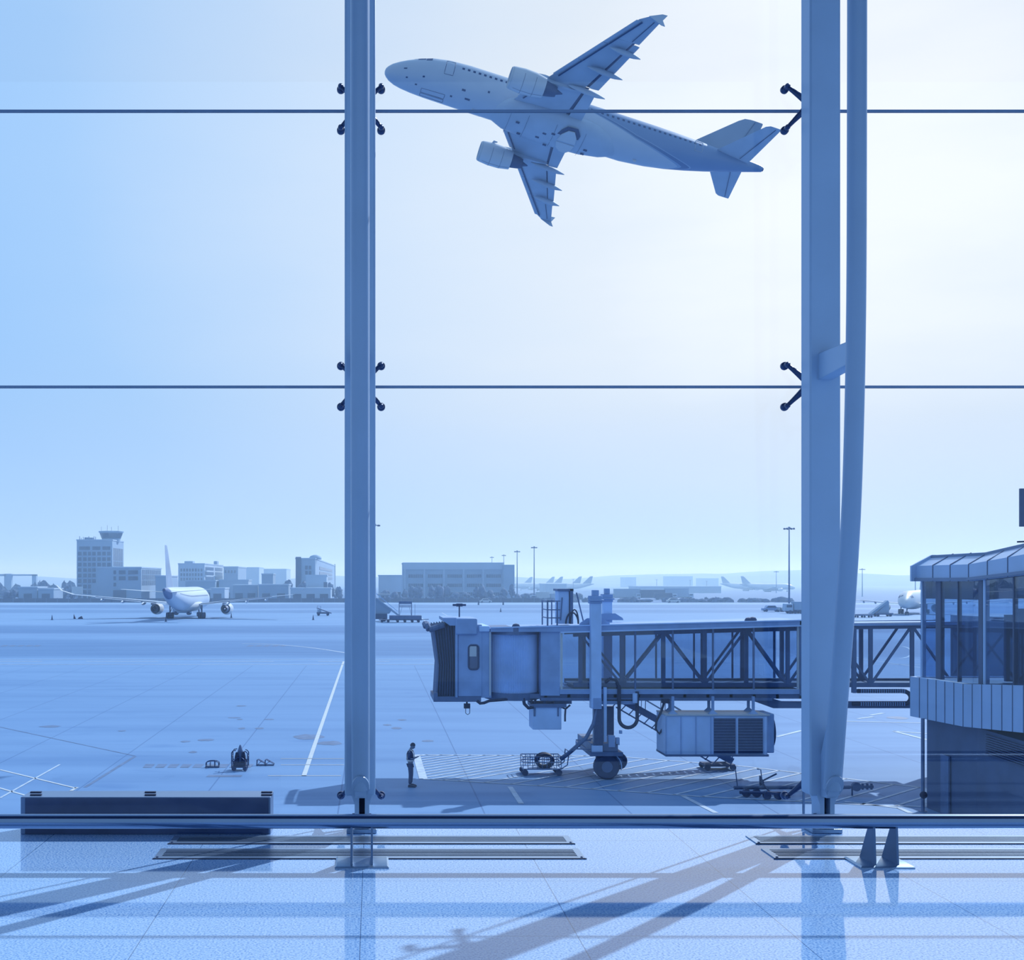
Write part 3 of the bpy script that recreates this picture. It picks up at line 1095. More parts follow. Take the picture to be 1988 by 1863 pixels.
        if detail > 1:
            mb = MB()
            mb.bar((34.75, s * 1.0, 1.3 - .12), (36.15, s * 5.5, 1.75 - .035), .045, .03)
            t.add('elevator_seam', mb, M_SEAM, st_)
            mb = MB()
            mb.add([(31.3, s * .98, 1.05), (32.2, s * 1.15, 1.1), (34.6, s * .8, 1.12), (35.7, s * .55, 1.2), (35.7, s * .45, 1.38), (32.2, s * .8, 1.45), (31.3, s * .9, 1.2)], [tuple(range(7))])
            t.add('root_fairing', mb, M_PLANE_D, st_)
    # fin
    mb = MB()
    rings = []
    for z, le, te, th in ((1.9, 29.2, 35.6, .26), (2.4, 30.2, 35.75, .24), (6.4, 34.35, 36.75, .12), (6.85, 34.95, 36.85, .08), (6.95, 35.5, 36.8, .04)):
        rings.append([(x, (zz) * 1.0, z) for x, zz in airfoil(le, te, 0, th)])
    mb.loft(rings)
    fin = t.add('fin', mb, tail_mat, smooth=0.7)
    if detail > 1:
        mb = MB()
        mb.bar((34.3, -.17, 2.4), (36.0, -.09, 6.7), .04, .03, up=(0, 1, 0))
        mb.bar((34.3, .17, 2.4), (36.0, .09, 6.7), .04, .03, up=(0, 1, 0))
        t.add('rudder_seam', mb, M_SEAM, fin)
    # tail cone outlet
    mb = MB()
    mb.lathe([(.18, 37.45), (.17, 37.62), (.12, 37.62)], (0, 0, 1.66), 'x', 14)
    t.add('exhaust_cone', mb, M_PLANE_DK)

    def patch(x0, x1, a0, a1, off, th=.02, nx=3, na=4):
        mb = MB()
        g = []
        for q in (0, 1):
            for i in range(nx + 1):
                for j in range(na + 1):
                    g.append(fpt(lerp(x0, x1, i / nx), lerp(a0, a1, j / na), off - q * th))
        m_ = na + 1
        h = (nx + 1) * m_
        fs = []
        for i in range(nx):
            for j in range(na):
                a = i * m_ + j
                fs += [(a, a + 1, a + m_ + 1, a + m_), (h + a, h + a + m_, h + a + m_ + 1, h + a + 1)]
        for i in range(nx):
            for j in (0, na):
                a = i * m_ + j
                fs.append((a, a + m_, a + m_ + h, a + h))
        for j in range(na):
            for i in (0, nx):
                a = i * m_ + j
                fs.append((a, a + 1, a + 1 + h, a + h))
        return mb.add(g, fs)

    def outline(x0, x1, a0, a1, off=.01, w=.018):
        mb = MB()
        pts = [fpt(x0, lerp(a0, a1, q / 6), off) for q in range(7)] + [fpt(x1, lerp(a1, a0, q / 6), off) for q in range(7)]
        mb.tube(pts, w, 4, loop=True)
        return mb
    if detail > 0:
        # cockpit windows
        for s in (-1, 1):
            for x0, x1, a0, a1 in ((1.75, 2.35, .95, 1.28), (2.1, 2.8, .52, .88), (2.85, 3.4, .42, .78)):
                q0, q1 = (PI - a0, PI - a1) if s < 0 else (a0, a1)
                t.add('cockpit_window', patch(x0, x1, q0, q1, .015), M_PLANE_DK, fus)
        # cabin windows
        rng = [i for i in range(46)]
        for s in ((-1,) if detail > 1 else (1,)):
            for i in rng:
                x = 6.3 + i * .535
                a = .20
                q0, q1 = (PI - a + .055, PI - a - .075) if s < 0 else (a - .055, a + .075)
                t.add('cabin_window', patch(x, x + .24, q0, q1, .008, nx=1, na=2), M_SEAM if detail > 1 else M_PLANE_DK, fus)
    if detail > 1:
        for x0, x1 in ((4.75, 5.6), (30.0, 30.8)):
            t.add('cabin_door', outline(x0, x1, PI + .32, PI - .55), M_SEAM if x0 < 10 else M_LIT, fus)
        t.add('nose_gear_door', outline(3.1, 5.4, -PI / 2 - .03, -PI / 2 - .30), M_SEAM, fus)
        t.add('nose_gear_door', outline(3.1, 5.4, -PI / 2 + .03, -PI / 2 + .30), M_SEAM, fus)
        t.add('cargo_door', outline(7.6, 9.3, -.75, -.2), M_SEAM, fus)
        for x, a, l in ((1.4, -2.3, .18), (2.4, -2.0, .2), (2.9, -2.5, .2), (6.8, -2.35, .35), (7.3, -2.0, .5), (9.2, -2.6, .2), (10.3, -1.7, .5), (5.9, -1.9, .2), (1.0, -2.9, .3)):
            t.add('sensor_port', patch(x, x + l, a - .04, a + .05, .012, nx=1, na=1), M_SEAM, fus)
        # belly details on the fairing: seams, bay openings and main gear doors
        zb = -2.47
        mb = MB()
        for xx in (11.9, 13.6, 16.4, 19.3):
            mb.tube([(xx, -1.7, zb + .33), (xx, -1.1, zb + .12), (xx, 0, zb - .01), (xx, 1.1, zb + .12), (xx, 1.7, zb + .33)], .012, 4)
        t.add('fairing_seam', mb, M_SEAM, bf)
        for s in (-1, 1):
            mb = MB()
            z0 = zb + .10
            pl = [(16.9, .12), (17.1, .95), (17.6, 1.55), (18.2, 1.6), (18.6, .95), (18.7, .12)]
            mb.loft([[(x, s * y, z0 + .06 * y * y - .06) for x, y in pl], [(x, s * y, z0 + .06 * y * y - .14) for x, y in pl]])
            t.add('main_gear_door', mb, M_PLANE, bf)
            mb = MB()
            if s < 0:
                pl = [(16.7, .8), (16.95, 1.35), (17.4, 1.9), (18.4, 1.95), (18.85, 1.3), (18.8, .8)]
                mb.loft([[(x, s * y, z0 + .07 * y * y - .02) for x, y in pl], [(x, s * y, z0 + .07 * y * y - .07) for x, y in pl]])
                t.add('wheel_bay', mb, M_SEAM, bf)
        for x, y in ((14.9, .5), (15.4, -.3), (16.2, -.6), (13.1, .9), (19.6, .9), (19.7, .2), (12.6, -.6), (15.9, 1.4)):
            mb = MB()
            zz = zb + .07 * y * y + .0
            mb.box(x, x + .35, y - .09, y + .09, zz - .02, zz + .05)
            t.add('access_panel', mb, M_SEAM, bf)
        # antenna blades
        for x in (8.2, 24.5):
            r, zc = fus_at(x)
            mb = MB()
            mb.prism([(x, zc - r + .05), (x + .45, zc - r + .05), (x + .4, zc - r - .22), (x + .22, zc - r - .22)], 'y', -.02, .02)
            t.add('antenna_blade', mb, M_PLANE, fus)
    if gear:
        def wheelset(x, ys, zax, r, w, name, zt_):
            mb = MB()
            ym = sum(ys) / len(ys)
            mb.tube([(x, ym, zax), (x, ym, zt_)], .13, 10)
            mb.tube([(x, min(ys), zax), (x, max(ys), zax)], .08, 8)
            mb.tube([(x, ym, zax + .5), (x - .9, ym - .5 * (1 if ym >= 0 else -1), zt_)], .06, 8)
            g_ = t.add(name, mb, M_PLANE_DK)
            for dx in ((-.62, .62) if name == 'main_gear' else (0,)):
                for y in ys:
                    mb = MB()
                    mb.lathe([(r * .5, y - w / 2), (r * .93, y - w / 2), (r, y - w * .3), (r, y + w * .3), (r * .93, y + w / 2), (r * .5, y + w / 2)], (x + dx, 0, zax), 'y', 20)
                    t.add('wheel', mb, M_RUB, g_)
        zg = -4.3 if gear is True else gear
        wheelset(18.2, (-3.2, -2.55), zg + .55, .55, .4, 'main_gear', -1.2)
        wheelset(18.2, (2.55, 3.2), zg + .55, .55, .4, 'main_gear', -1.2)
        wheelset(4.9, (-.25, .25), zg + .40, .4, .25, 'nose_gear', -1.6)


# the airliner climbing out overhead
t = Thing('airliner', 'large airliner climbing overhead, seen from below with its nose to the left', 'aeroplane', (0, 0, 0), world=False)
airliner(t, 2, fus_mat=livery_material())
Rm = Matrix([[0.95813, -0.16771, 0.23208], [0.09142, 0.94727, 0.30713], [-0.27135, -0.27305, 0.92294]])
q = Rm.to_quaternion()
t.o.rotation_mode = 'QUATERNION'
t.o.rotation_quaternion = q
KPL = 0.6
t.o.scale = (KPL,) * 3
t.o.location = (1.9477 * KPL, 117.8458 * KPL, 8.2 + 49.0449 * KPL)

def parked_livery():
    m = bpy.data.materials.new('parked_airliner_livery')
    m.use_nodes = True
    nt = m.node_tree
    b = nt.nodes['Principled BSDF']
    tcn = nt.nodes.new('ShaderNodeTexCoord')
    sp = nt.nodes.new('ShaderNodeSeparateXYZ')
    nt.links.new(tcn.outputs['Object'], sp.inputs[0])
    x, y, z = sp.outputs
    e = mathn(nt, 'SUBTRACT', x, mathn(nt, 'MULTIPLY', mathn(nt, 'SUBTRACT', z, 0.2), 1.3))
    n = nt.nodes.new('ShaderNodeTexNoise')
    n.inputs['Scale'].default_value = 0.8
    nt.links.new(tcn.outputs['Object'], n.inputs['Vector'])
    f = mathn(nt, 'GREATER_THAN', mathn(nt, 'ADD', e, mathn(nt, 'MULTIPLY', n.outputs[0], 0.3)), 33.6)
    nt.links.new(mixc(nt, f, L(215, 232, 255, LIGHT * 1.25), L(92, 134, 196, LIGHT)), b.inputs['Base Color'])
    b.inputs['Roughness'].default_value = 0.35
    return m


# parked wide airliner seen from behind, left of the column
t = Thing('airliner', 'parked white airliner seen from behind on the left apron, upturned wing tips', 'aeroplane', (0, 0, 0), world=False, scale=1.18)
airliner(t, 1, tail_mat=mat('pale_tail_paint', (165, 198, 242), 0.4, 0, 0.15, 0.4), gear=-3.6, tipstyle='winglet', fus_mat=parked_livery())
t.o.rotation_euler = (0, 0, -PI / 2 + math.radians(-2))
t.o.location = (-39.0, 262 + 18.2 * 1.18, 3.6 * 1.18)
for c in t.o.children:                      # a long-winged, tall-finned wide type
    if c.name.startswith('wing'):
        c.scale = (1.1, 1.27, 1.0)
        c.location.x = -1.2
        right = c.bound_box[6][1] + c.bound_box[0][1] > 0
        c.rotation_euler.x = math.radians(2.8 if right else -2.8)
    elif c.name.startswith('engine'):
        c.location.y = .9 if c.bound_box[0][1] > 0 else -.9
    elif c.name.startswith('fin'):
        c.scale = (1, 1, 1.42)
        c.location.z = -.8
    elif c.name.startswith('tailplane'):
        c.scale = (1, 1.3, 1)

# parked airliner beyond the corridor on the right: nose towards us and left
t = Thing('airliner', 'parked white airliner on the right, nose left, beyond the truss end of the jet bridge', 'aeroplane', (0, 0, 0), world=False, scale=1.0)
airliner(t, 1, gear=-3.6)
h = Vector((-.5, -.866))
t.o.rotation_euler = (0, 0, math.atan2(-h.y, -h.x))
t.o.location = (121.5, 283, 3.6)

# far ones lost in the haze: one mesh set, copied
far0 = Thing('airliner', 'hazy airliner, left end of the far row beyond the long office block', 'aeroplane', (0, 0, 0), world=False, group='far airliners')
airliner(far0, 0, gear=-3.6)
far0.o.location = (108, 930, 3.6)
far0.o.rotation_euler = (0, 0, math.radians(-12))
fars = [(1070, 985, -4, 'hazy airliner, second from the left in the far row of tail fins'),
        (1086, 940, -4, 'hazy airliner, third from the left in the far row of tail fins'),
        (1122, 895, -4, 'hazy airliner, fourth from the left in the far row of tail fins'),
        (1143, 850, -4, 'hazy airliner, right end of the far row of tail fins'),
        (1407, 900, 184, 'hazy airliner far away, left one of the two whose fins lean left'),
        (1446, 830, 184, 'hazy airliner far away, right one of the two whose fins lean left')]
far0.o.location = ((1027 - CX) / F * 1030 - 34, 1030, 3.6)
far0.o.rotation_euler = (0, 0, math.radians(-4))
for px, Y, r, lb in fars:
    a = math.radians(r)
    x = (px - CX) / F * Y
    dup(far0.o, (x - 34 * math.cos(a), Y - 34 * math.sin(a), 3.6), (0, 0, a), lb)

# ================================================================ JET BRIDGE
BY = 51.0                                  # near side of the bridge


def P(px, py, Y=BY):
    return W(px, py, Y)


def bx(mb, px0, px1, py0, py1, ya, yb, Y=None):
    """box whose near face fills a pixel rectangle at its near distance"""
    Yr = Y or ya
    x0, _, z1 = W(px0, py0, Yr)
    x1, _, z0 = W(px1, py1, Yr)
    return mb.box(x0, x1, ya, yb, z0, z1)


jb = Thing('jet_bridge', 'passenger jet bridge with glazed tunnel, ribbed round cab end and dark bellows', 'jet bridge', (9.8, 52.5, 0))
# bellows canopy
mb = MB()
folds = 9
rings = []
for i in range(folds * 2 + 1):
    u = i / (folds * 2)
    top = (lerp(840, 890, u), lerp(1217, 1211, u))
    bot = (lerp(846, 892, u), lerp(1358, 1352, u))
    mid = (lerp(850, 892, u), 1290)
    o = 0.10 if i % 2 else -0.04
    ya, yb = 51.25 - o, 53.75 + o
    (xt, _, zt), (xb, _, zb), (xm, _, zm) = P(*top), P(*bot), P(*mid)
    zt += o
    rings.append([(xb, ya, zb), (xm, ya, zm), (xt, ya, zt), (xt, yb, zt), (xm, yb, zm), (xb, yb, zb)])
mb.loft(rings)
bel = jb.add('bellows', mb, M_FABRIC, smooth=0)
mb = MB()
for (a, b) in (((834, 1216), (846, 1222)),):
    x0, _, z1 = P(833, 1213)
    x1, _, z0 = P(862, 1222)
    mb.tube([(x0, 51.0, z0), (x0 - .05, 51.1, z1 - .05), (x0 - .05, 52.5, z1), (x0 - .05, 53.9, z1 - .05), (x0, 54.0, z0)], .13, 8)
    mb.tube([(x0, 51.0, z0), (x1, 51.1, z1)], .12, 8)
jb.add('bellows_roll', mb, M_FABRIC, bel)
mb = MB()
bx(mb, 842, 934, 1352, 1362, 51.0, 54.0)
bx(mb, 842, 850, 1345, 1360, 50.95, 51.2)
jb.add('cab_floor', mb, M_BRDARK)
# hood over the bellows
mb = MB()
x0, _, z1 = P(860, 1199)
x1, _, z0 = P(886, 1214)
mb.prism([(x0, z1), (x1, z1), (x1, z0), (x0 + .28, z0), (x0, z1 - .12)], 'y', 50.95, 54.05)
jb.add('hood', mb, M_BRIDGE2)
# cab
mb = MB()
bx(mb, 884, 889, 1214, 1354, 50.93, 54.05)
bx(mb, 889, 936, 1212, 1352, 51.02, 54.0)
cab = jb.add('cab', mb, M_BRIDGE2, bevel=.03)
mb = MB()
bx(mb, 884, 927, 1200, 1232, 50.9, 54.1)
jb.add('cab_roof', mb, M_BRIDGE2, cab, bevel=.06)
mb = MB()
(xa, _, za), (xb, _, zb) = P(910, 1299), P(929, 1252)
rr = .12
pts = []
for cx_, cz_, a0 in ((xb - rr, zb - rr, 0), (xa + rr, zb - rr, 90), (xa + rr, za + rr, 180), (xb - rr, za + rr, 270)):
    for k in range(6):
        a = math.radians(a0 + k * 18)
        pts.append((cx_ + rr * math.cos(a), 51.0, cz_ + rr * math.sin(a)))
mb.tube(pts, .035, 8, loop=True)
wf = jb.add('window_frame', mb, M_DKSTEEL, cab)
mb = MB()
mb.prism([(p[0], p[2]) for p in pts], 'y', 51.0, 51.015)
jb.add('window_pane', mb, mat('cab_window_dark', (70, 108, 168), 0.1, 0, 0.2, 3), wf)
mb = MB()
bx(mb, 911.5, 925, 1254, 1274, 50.985, 50.998)
jb.add('blind', mb, M_LIT, wf)
# camera pole on the cab
mb = MB()
x, _, z = P(895, 1199)
mb.tube([(x, 52, z), (x, 52, P(0, 1176)[2])], .03, 8)
mb.box(x - .13, x + .13, 51.9, 52.1, P(0, 1178)[2], P(0, 1172)[2])
mb.tube([(x - .28, 52, P(0, 1175)[2]), (x + .28, 52, P(0, 1175)[2])], .045, 8)
jb.add('beacon_mast', mb, M_DKSTEEL)
# panel between cab and rotunda
mb = MB()
bx(mb, 932, 954, 1226, 1354, 51.05, 54.0)
jb.add('link_wall', mb, M_BRIDGE2)
mb = MB()
bx(mb, 930, 951, 1215, 1226, 50.95, 54.05)
jb.add('link_roof', mb, M_BRIDGE, bevel=.03)
mb = MB()
bx(mb, 950, 953, 1226, 1350, 51.0, 51.1)
jb.add('light_edge', mb, M_LIT)
# corrugated round wall of the cab rotunda
mb = MB()
xc, _, zt = P(1001, 1228)
zb = P(0, 1349)[2]
ring = []
N = 96
for i in range(N + 1):
    a = PI + PI * i / N
    r = 1.48 + (0.025 if i % 2 else -0.025)
    ring.append((xc + 1.09 * (r / 1.48) * math.cos(a), 52.5 + r * math.sin(a)))
inner = [(xc + (p[0] - xc) * .95, 52.5 + (p[1] - 52.5) * .95) for p in ring[::-1]]
mb.prism(ring + inner, 'z', zb, zt)
jb.add('ribbed_shutter', mb, M_BRIDGE, smooth=0)
mb = MB()
for z0, z1 in ((P(0, 1232)[2], P(0, 1218)[2]), (P(0, 1360)[2], P(0, 1346)[2])):
    bx_ = [(xc + 1.2 * math.cos(a * PI / 12), 52.5 + 1.62 * math.sin(a * PI / 12)) for a in range(24)]
    mb.prism(bx_, 'z', z0, z1)
jb.add('rotunda_ring', mb, M_BRDARK, smooth=0.5)
mb = MB()
bx(mb, 1050, 1087, 1222, 1350, 51.0, 54.0)
jb.add('solid_wall', mb, M_BRIDGE2)
# dark back wall and interior so that the far side is closed
mb = MB()
bx(mb, 953, 1050, 1228, 1349, 53.85, 53.95, Y=51)
jb.add('back_wall', mb, M_BRDARK)
# roofs: rise slightly to the right
def zpx(py):
    return P(0, py)[2]


xA, xB, xC = P(952, 0)[0], P(1088, 0)[0], P(1556, 0)[0]
xD = 24.45
mb = MB()
mb.prism([(xA, zpx(1226)), (xA, zpx(1219)), (xB, zpx(1216)), (xC, zpx(1203)), (xC, zpx(1213)), (xB, zpx(1226))], 'y', 50.9, 54.1)
roof = jb.add('roof', mb, M_BRIDGE2)
mb = MB()
mb.bar((xB, 50.88, zpx(1227)), (xC, 50.88, zpx(1214)), .05, .06)
mb.bar((xA, 50.88, zpx(1218)), (xC, 50.88, zpx(1203.5)), .04, .05)
jb.add('roof_trim', mb, M_BRIDGE, roof)
mb = MB()
bx(mb, 1087, 1556, 1338, 1347, 50.95, 54.05)
jb.add('tunnel_floor', mb, M_BRIDGE2)
mb = MB()
bx(mb, 1020, 1556, 1347, 1356, 51.1, 51.3)
bx(mb, 1050, 1500, 1354, 1360, 51.0, 51.4)
mb.box(P(1020, 0)[0], xC, 53.6, 53.9, zpx(1356), zpx(1347))
for i in range(12):
    x = lerp(P(1060, 0)[0], xC, i / 11)
    mb.box(x - .06, x + .06, 51.1, 53.9, zpx(1356), zpx(1348))
jb.add('floor_beam', mb, M_BRDARK)
# outer glazed tunnel
(xl, _, _), (xr, _, _) = P(1088, 0), P(1553, 0)
for ys, nm in ((50.99, 'near'), (54.01, 'far')):
    mb = MB()
    zt0, zt1 = zpx(1227), zpx(1214)
    mb.prism([(xl, zpx(1338)), (xr, zpx(1338)), (xr, zt1), (xl, zt0)], 'y', ys - .006, ys + .006)
    gl = jb.add('glazing', mb, GL_TUN)
    for i in range(9):
        px_ = (1090, 1233, 1306, 1384, 1463, 1549, 1160, 1198, 1510)[i]
        if nm == 'far' and i in (6, 7, 8):
            continue
        if i > 5:
            continue
        x = P(px_, 0)[0]
        zt = lerp(zt0, zt1, (x - xl) / (xr - xl))
        mb = MB()
        w = .09 if i in (0, 5) else .075
        mb.box(x - w / 2, x + w / 2, ys - .03, ys + .03, zpx(1338), zt)
        jb.add('mullion', mb, M_LIT if (i in (0, 5) and nm == 'near') else M_BRDARK, gl)
    mb = MB()
    mb.bar((xl, ys, zpx(1338)), (xr, ys, zpx(1338)), .05, .05)
    jb.add('sill', mb, M_LIT if nm == 'near' else M_BRDARK, gl)
# inner steel truss, running on to the terminal end
for ys in (51.3, 53.7):
    x0, x1 = P(1115, 0)[0], xD
    zb0, zt0, zt1 = zpx(1330), zpx(1233), zpx(1214)
    mb = MB()
    mb.bar((x0, ys, zb0), (x1, ys, zb0), .12, .16)
    mb.bar((x0, ys, zt0), (xC, ys, zpx(1221)), .12, .14)
    mb.bar((xC - .2, ys, zpx(1217)), (x1, ys, zpx(1213)), .14, .26)
    jb.add('chord', mb, M_BRDARK)
    xs_ = []
    off = 0.0 if ys < 52 else .55
    step = 1.72
    x = x0 + .3 + off
    k = 0
    while x + step < x1:
        ztx = lerp(zt0, zpx(1214), min(1, (x - x0) / (xC - x0)))
        mb = MB()
        mb.bar((x, ys, zb0), (x, ys, ztx), .16, .10)
        jb.add('truss_post', mb, M_BRDARK)
        mb = MB()
        if k % 2:
            mb.bar((x, ys, zb0), (x + step, ys, ztx), .09, .09)
        else:
            mb.bar((x, ys, ztx), (x + step, ys, zb0), .09, .09)
        jb.add('truss_diagonal', mb, M_BRDARK)
        x += step
        k += 1
mb = MB()
x0 = P(1115, 0)[0]
mb.box(x0, xD, 51.25, 53.75, zpx(1331) - .08, zpx(1331))
jb.add('inner_floor', mb, M_BRDARK)
mb = MB()
mb.prism([(xC, zpx(1216)), (xD, zpx(1213)), (xD, zpx(1209)), (xC, zpx(1211))], 'y', 51.1, 53.9)
jb.add('inner_roof', mb, M_BRIDGE2)
mb = MB()
mb.prism([(xC, zpx(1328)), (xD, zpx(1328)), (xD, zpx(1215)), (xC, zpx(1215))], 'y', 53.78, 53.80)
jb.add('inner_glazing', mb, GL_TUN)
# end frame where the tunnels overlap
mb = MB()
bx(mb, 1553, 1572, 1203, 1350, 50.9, 51.1)
bx(mb, 1656, 1663, 1218, 1345, 51.0, 51.2)
jb.add('portal_frame', mb, M_BRDARK)
# things on the roof
mb = MB()
for px_, py_ in ((1005, 1216), (1462, 1204), (1470, 1203)):
    x, _, z = P(px_, py_)
    mb.lathe([(.17, z - .1), (.17, z), (.12, z + .08), (.02, z + .11)], (x, 51.6, 0), n=12)
jb.add('roof_vent', mb, M_DKSTEEL, roof)
mb = MB()
for px_ in (1067, 1086):
    x = P(px_, 0)[0]
    mb.tube([(x, 51.6, zpx(1216)), (x, 51.6, zpx(1166))], .035, 6)
    mb.tube([(x, 53.2, zpx(1216)), (x, 53.2, zpx(1166))], .03, 6)
for py_ in (1167, 1184, 1200):
    mb.tube([(P(1067, 0)[0], 51.6, zpx(py_)), (P(1092, 0)[0], 51.6, zpx(py_))], .025, 6)
    mb.tube([(P(1067, 0)[0], 51.6, zpx(py_)), (P(1067, 0)[0], 53.2, zpx(py_))], .025, 6)
jb.add('roof_railing', mb, M_BRDARK)
mb = MB()
bx(mb, 1090, 1111, 1147, 1212, 51.8, 52.8, Y=51)
rc = jb.add('roof_cabinet', mb, M_BRIDGE, bevel=.02)
mb = MB()
bx(mb, 1112, 1118, 1143, 1212, 51.7, 52.9, Y=51)
bx(mb, 1087, 1119, 1143, 1147, 51.7, 52.9, Y=51)
mb.bar(P(1119, 1150, 51.8), P(1133, 1208, 51.8), .05)
x, _, z = P(1097, 1160)
mb.bar((x, 51.77, z), (P(1094, 0)[0], 51.77, zpx(1205)), .04, .04)
jb.add('cabinet_frame', mb, M_BRDARK, rc)
mb = MB()
xm, zm = P(1116, 0)[0], zpx(1212)
mb.tube([(xm + .26 * math.cos(a * PI / 10), 51.7, zm + .48 * math.sin(a * PI / 10)) for a in range(11)], .035, 8)
mb.tube([(xm + .17 * math.cos(a * PI / 10) + .1, 51.7, zm + .6 * math.sin(a * PI / 10)) for a in range(11)], .03, 8)
jb.add('cable_loop', mb, M_BLACK, rc)

# lift columns
for yy, pxa, pxb, pyt, nm in ((50.80, 1143, 1166, 1156, 'near'), (54.2, 1167, 1187, 1153, 'far')):
    s = yy / 51.0
    xa, xb = P(pxa + 3, 0, yy)[0], P(pxb, 0, yy)[0]
    mb = MB()
    mb.box(xa, xb, yy - .22, yy + .22, W(0, 1374 if nm == 'near' else 1362, yy)[2], W(0, pyt + 12, yy)[2])
    lc = jb.add('lift_column', mb, M_BRIDGE, bevel=.02)
    mb = MB()
    mb.box(xa - .05, xb + .02, yy - .26, yy + .26, W(0, pyt + 15, yy)[2], W(0, pyt, yy)[2])
    mb.box(xa + .08, xb - .1, yy - .18, yy + .18, W(0, pyt, yy)[2], W(0, pyt - 11, yy)[2])
    mb.tube([(xa - .1, yy - .28, W(0, pyt + 9, yy)[2]), (xb + .08, yy - .28, W(0, pyt + 9, yy)[2])], .04, 8)
    jb.add('column_head', mb, M_BRIDGE2, lc, bevel=.015)
    mb = MB()
    mb.box(xa + .12, xb - .02 + .1, yy - .15, yy + .15, W(0, 1455, yy)[2], W(0, 1370, yy)[2])
    jb.add('inner_tube', mb, M_DKSTEEL, lc)
    mb = MB()
    zz = zpx(1213 if nm == 'near' else 1208)
    xm = (xa + xb) / 2
    mb.prism([(xm - .62, zz), (xm - .58, zz + .08), (xm - .3, zz + .28), (xm + .3, zz + .3), (xm + .62, zz + .1), (xm + .66, zz)], 'y', yy - .02 + (.28 if nm == 'near' else -.28), yy + .06 + (.28 if nm == 'near' else -.28))
    jb.add('roof_bracket', mb, M_BRIDGE2, lc)
mb = MB()
bx(mb, 1152, 1168, 1355, 1376, 50.55, 51.05)
bx(mb, 1168, 1240, 1358, 1367, 51.0, 51.3)
jb.add('yoke', mb, M_BRIDGE2)
mb = MB()
bx(mb, 1172, 1178, 1334, 1440, 50.75, 50.9)
jb.add('guide_rail', mb, M_BRIDGE)
# wheel bogie
mb = MB()
bx(mb, 1147, 1200, 1443, 1464, 50.7, 54.0)
bx(mb, 1146, 1210, 1460, 1468, 50.5, 54.2)
bogie = jb.add('bogie', mb, M_BRDARK, bevel=.02)
mb = MB()
bx(mb, 1149, 1170, 1447, 1461, 50.62, 50.7)
jb.add('plate', mb, M_BRIDGE, bogie)
mb = MB()
bx(mb, 1182, 1194, 1428, 1450, 50.6, 50.9)
bx(mb, 1196, 1203, 1432, 1446, 50.7, 50.9)
bx(mb, 1203, 1208, 1418, 1424, 50.7, 50.85)
jb.add('control_box', mb, M_BRIDGE2, bogie)
for xw, yw, r in ((1177, 50.9, .52), (1180, 53.9, .52), (1200, 51.8, .36)):
    x = P(xw, 0, yw)[0]
    zc = .52 if r > .5 else .62
    mb = MB()
    w = .42
    mb.lathe([(r * .45, yw - w / 2), (r * .9, yw - w / 2), (r, yw - w * .32), (r, yw + w * .32), (r * .9, yw + w / 2), (r * .45, yw + w / 2)], (x, 0, zc), 'y', 32)
    wh = jb.add('wheel', mb, M_RUB, bogie)
    mb = MB()
    mb.lathe([(.02, yw - w / 2 - .02), (r * .44, yw - w / 2 - .01), (r * .44, yw - w / 2 + .03)], (x, 0, zc), 'y', 20)
    jb.add('hub', mb, M_BRDARK, wh)
mb = MB()
x, z = P(1177, 0)[0], .52
mb.tube([(x + .58 * math.cos(a), 50.72, z + .58 * math.sin(a)) for a in [i * .12 - .2 for i in range(14)]], .02, 6)
jb.add('mudguard_edge', mb, M_BRIDGE, bogie)
# tow arm and hose holder at left of bogie
mb = MB()
for py_, pxl in ((1437, 1118), (1454, 1110)):
    mb.tube([P(1148, py_, 50.8), P(pxl, py_ - 1, 50.8)], .03, 6)
mb.tube([P(1112, 1457, 50.8), P(1130, 1440, 50.8), P(1150, 1433, 50.8)], .03, 6)
jb.add('hose_arm', mb, M_BRDARK, bogie)

# box under the cab tunnel
mb = MB()
bx(mb, 1034, 1090, 1372, 1416, 51.0, 52.2)
ub = jb.add('ground_power_box', mb, M_BRIDGE, bevel=.03)
mb = MB()
bx(mb, 1032, 1100, 1366, 1373, 50.95, 52.3)
bx(mb, 1036, 1040, 1373, 1390, 50.97, 51.0)
bx(mb, 1082, 1085, 1373, 1390, 50.97, 51.0)
bx(mb, 1055, 1060, 1352, 1368, 51.2, 51.3)
bx(mb, 1076, 1110, 1354, 1366, 51.2, 51.8)
jb.add('hanger_frame', mb, M_BRDARK, ub)
mb = MB()
mb.tube([P(1016, 1355), P(1018, 1366), P(1026, 1374), P(1036, 1372)], .07, 8)
mb.tube([P(1032, 1356), P(1032, 1366), P(1037, 1366), P(1040, 1356)], .05, 8)
mb.tube([P(926, 1360), P(932, 1365), P(940, 1364), P(950, 1360), P(1000, 1356)], .06, 8)
mb.tube([P(1090, 1372), P(1098, 1376), P(1107, 1368)], .04, 8)
mb.tube([P(1098, 1374), P(1097, 1388), P(1097, 1400)], .04, 8)
jb.add('cable', mb, M_BLACK)
mb = MB()
bx(mb, 901, 913, 1366, 1375, 51.1, 51.3)
bx(mb, 905, 908, 1358, 1366, 51.15, 51.25)
mb.tube([P(904, 1375), P(904, 1384), P(908, 1387), P(912, 1384), P(912, 1375)], .015, 5)
jb.add('warning_lamp', mb, M_BLACK)

# festoon cables
mb = MB()


def ucurve(x0, x1, yt, yb, Y, n=12):
    pts = [(x0, yt)]
    for i in range(n + 1):
        a = PI + PI * i / n
        pts.append(((x0 + x1) / 2 + (x1 - x0) / 2 * math.cos(a), yb - (x1 - x0) / 2 - (x1 - x0) / 2 * math.sin(a)))
    pts.append((x1, yt + 12))
    return [W(px, py, Y) for px, py in pts]


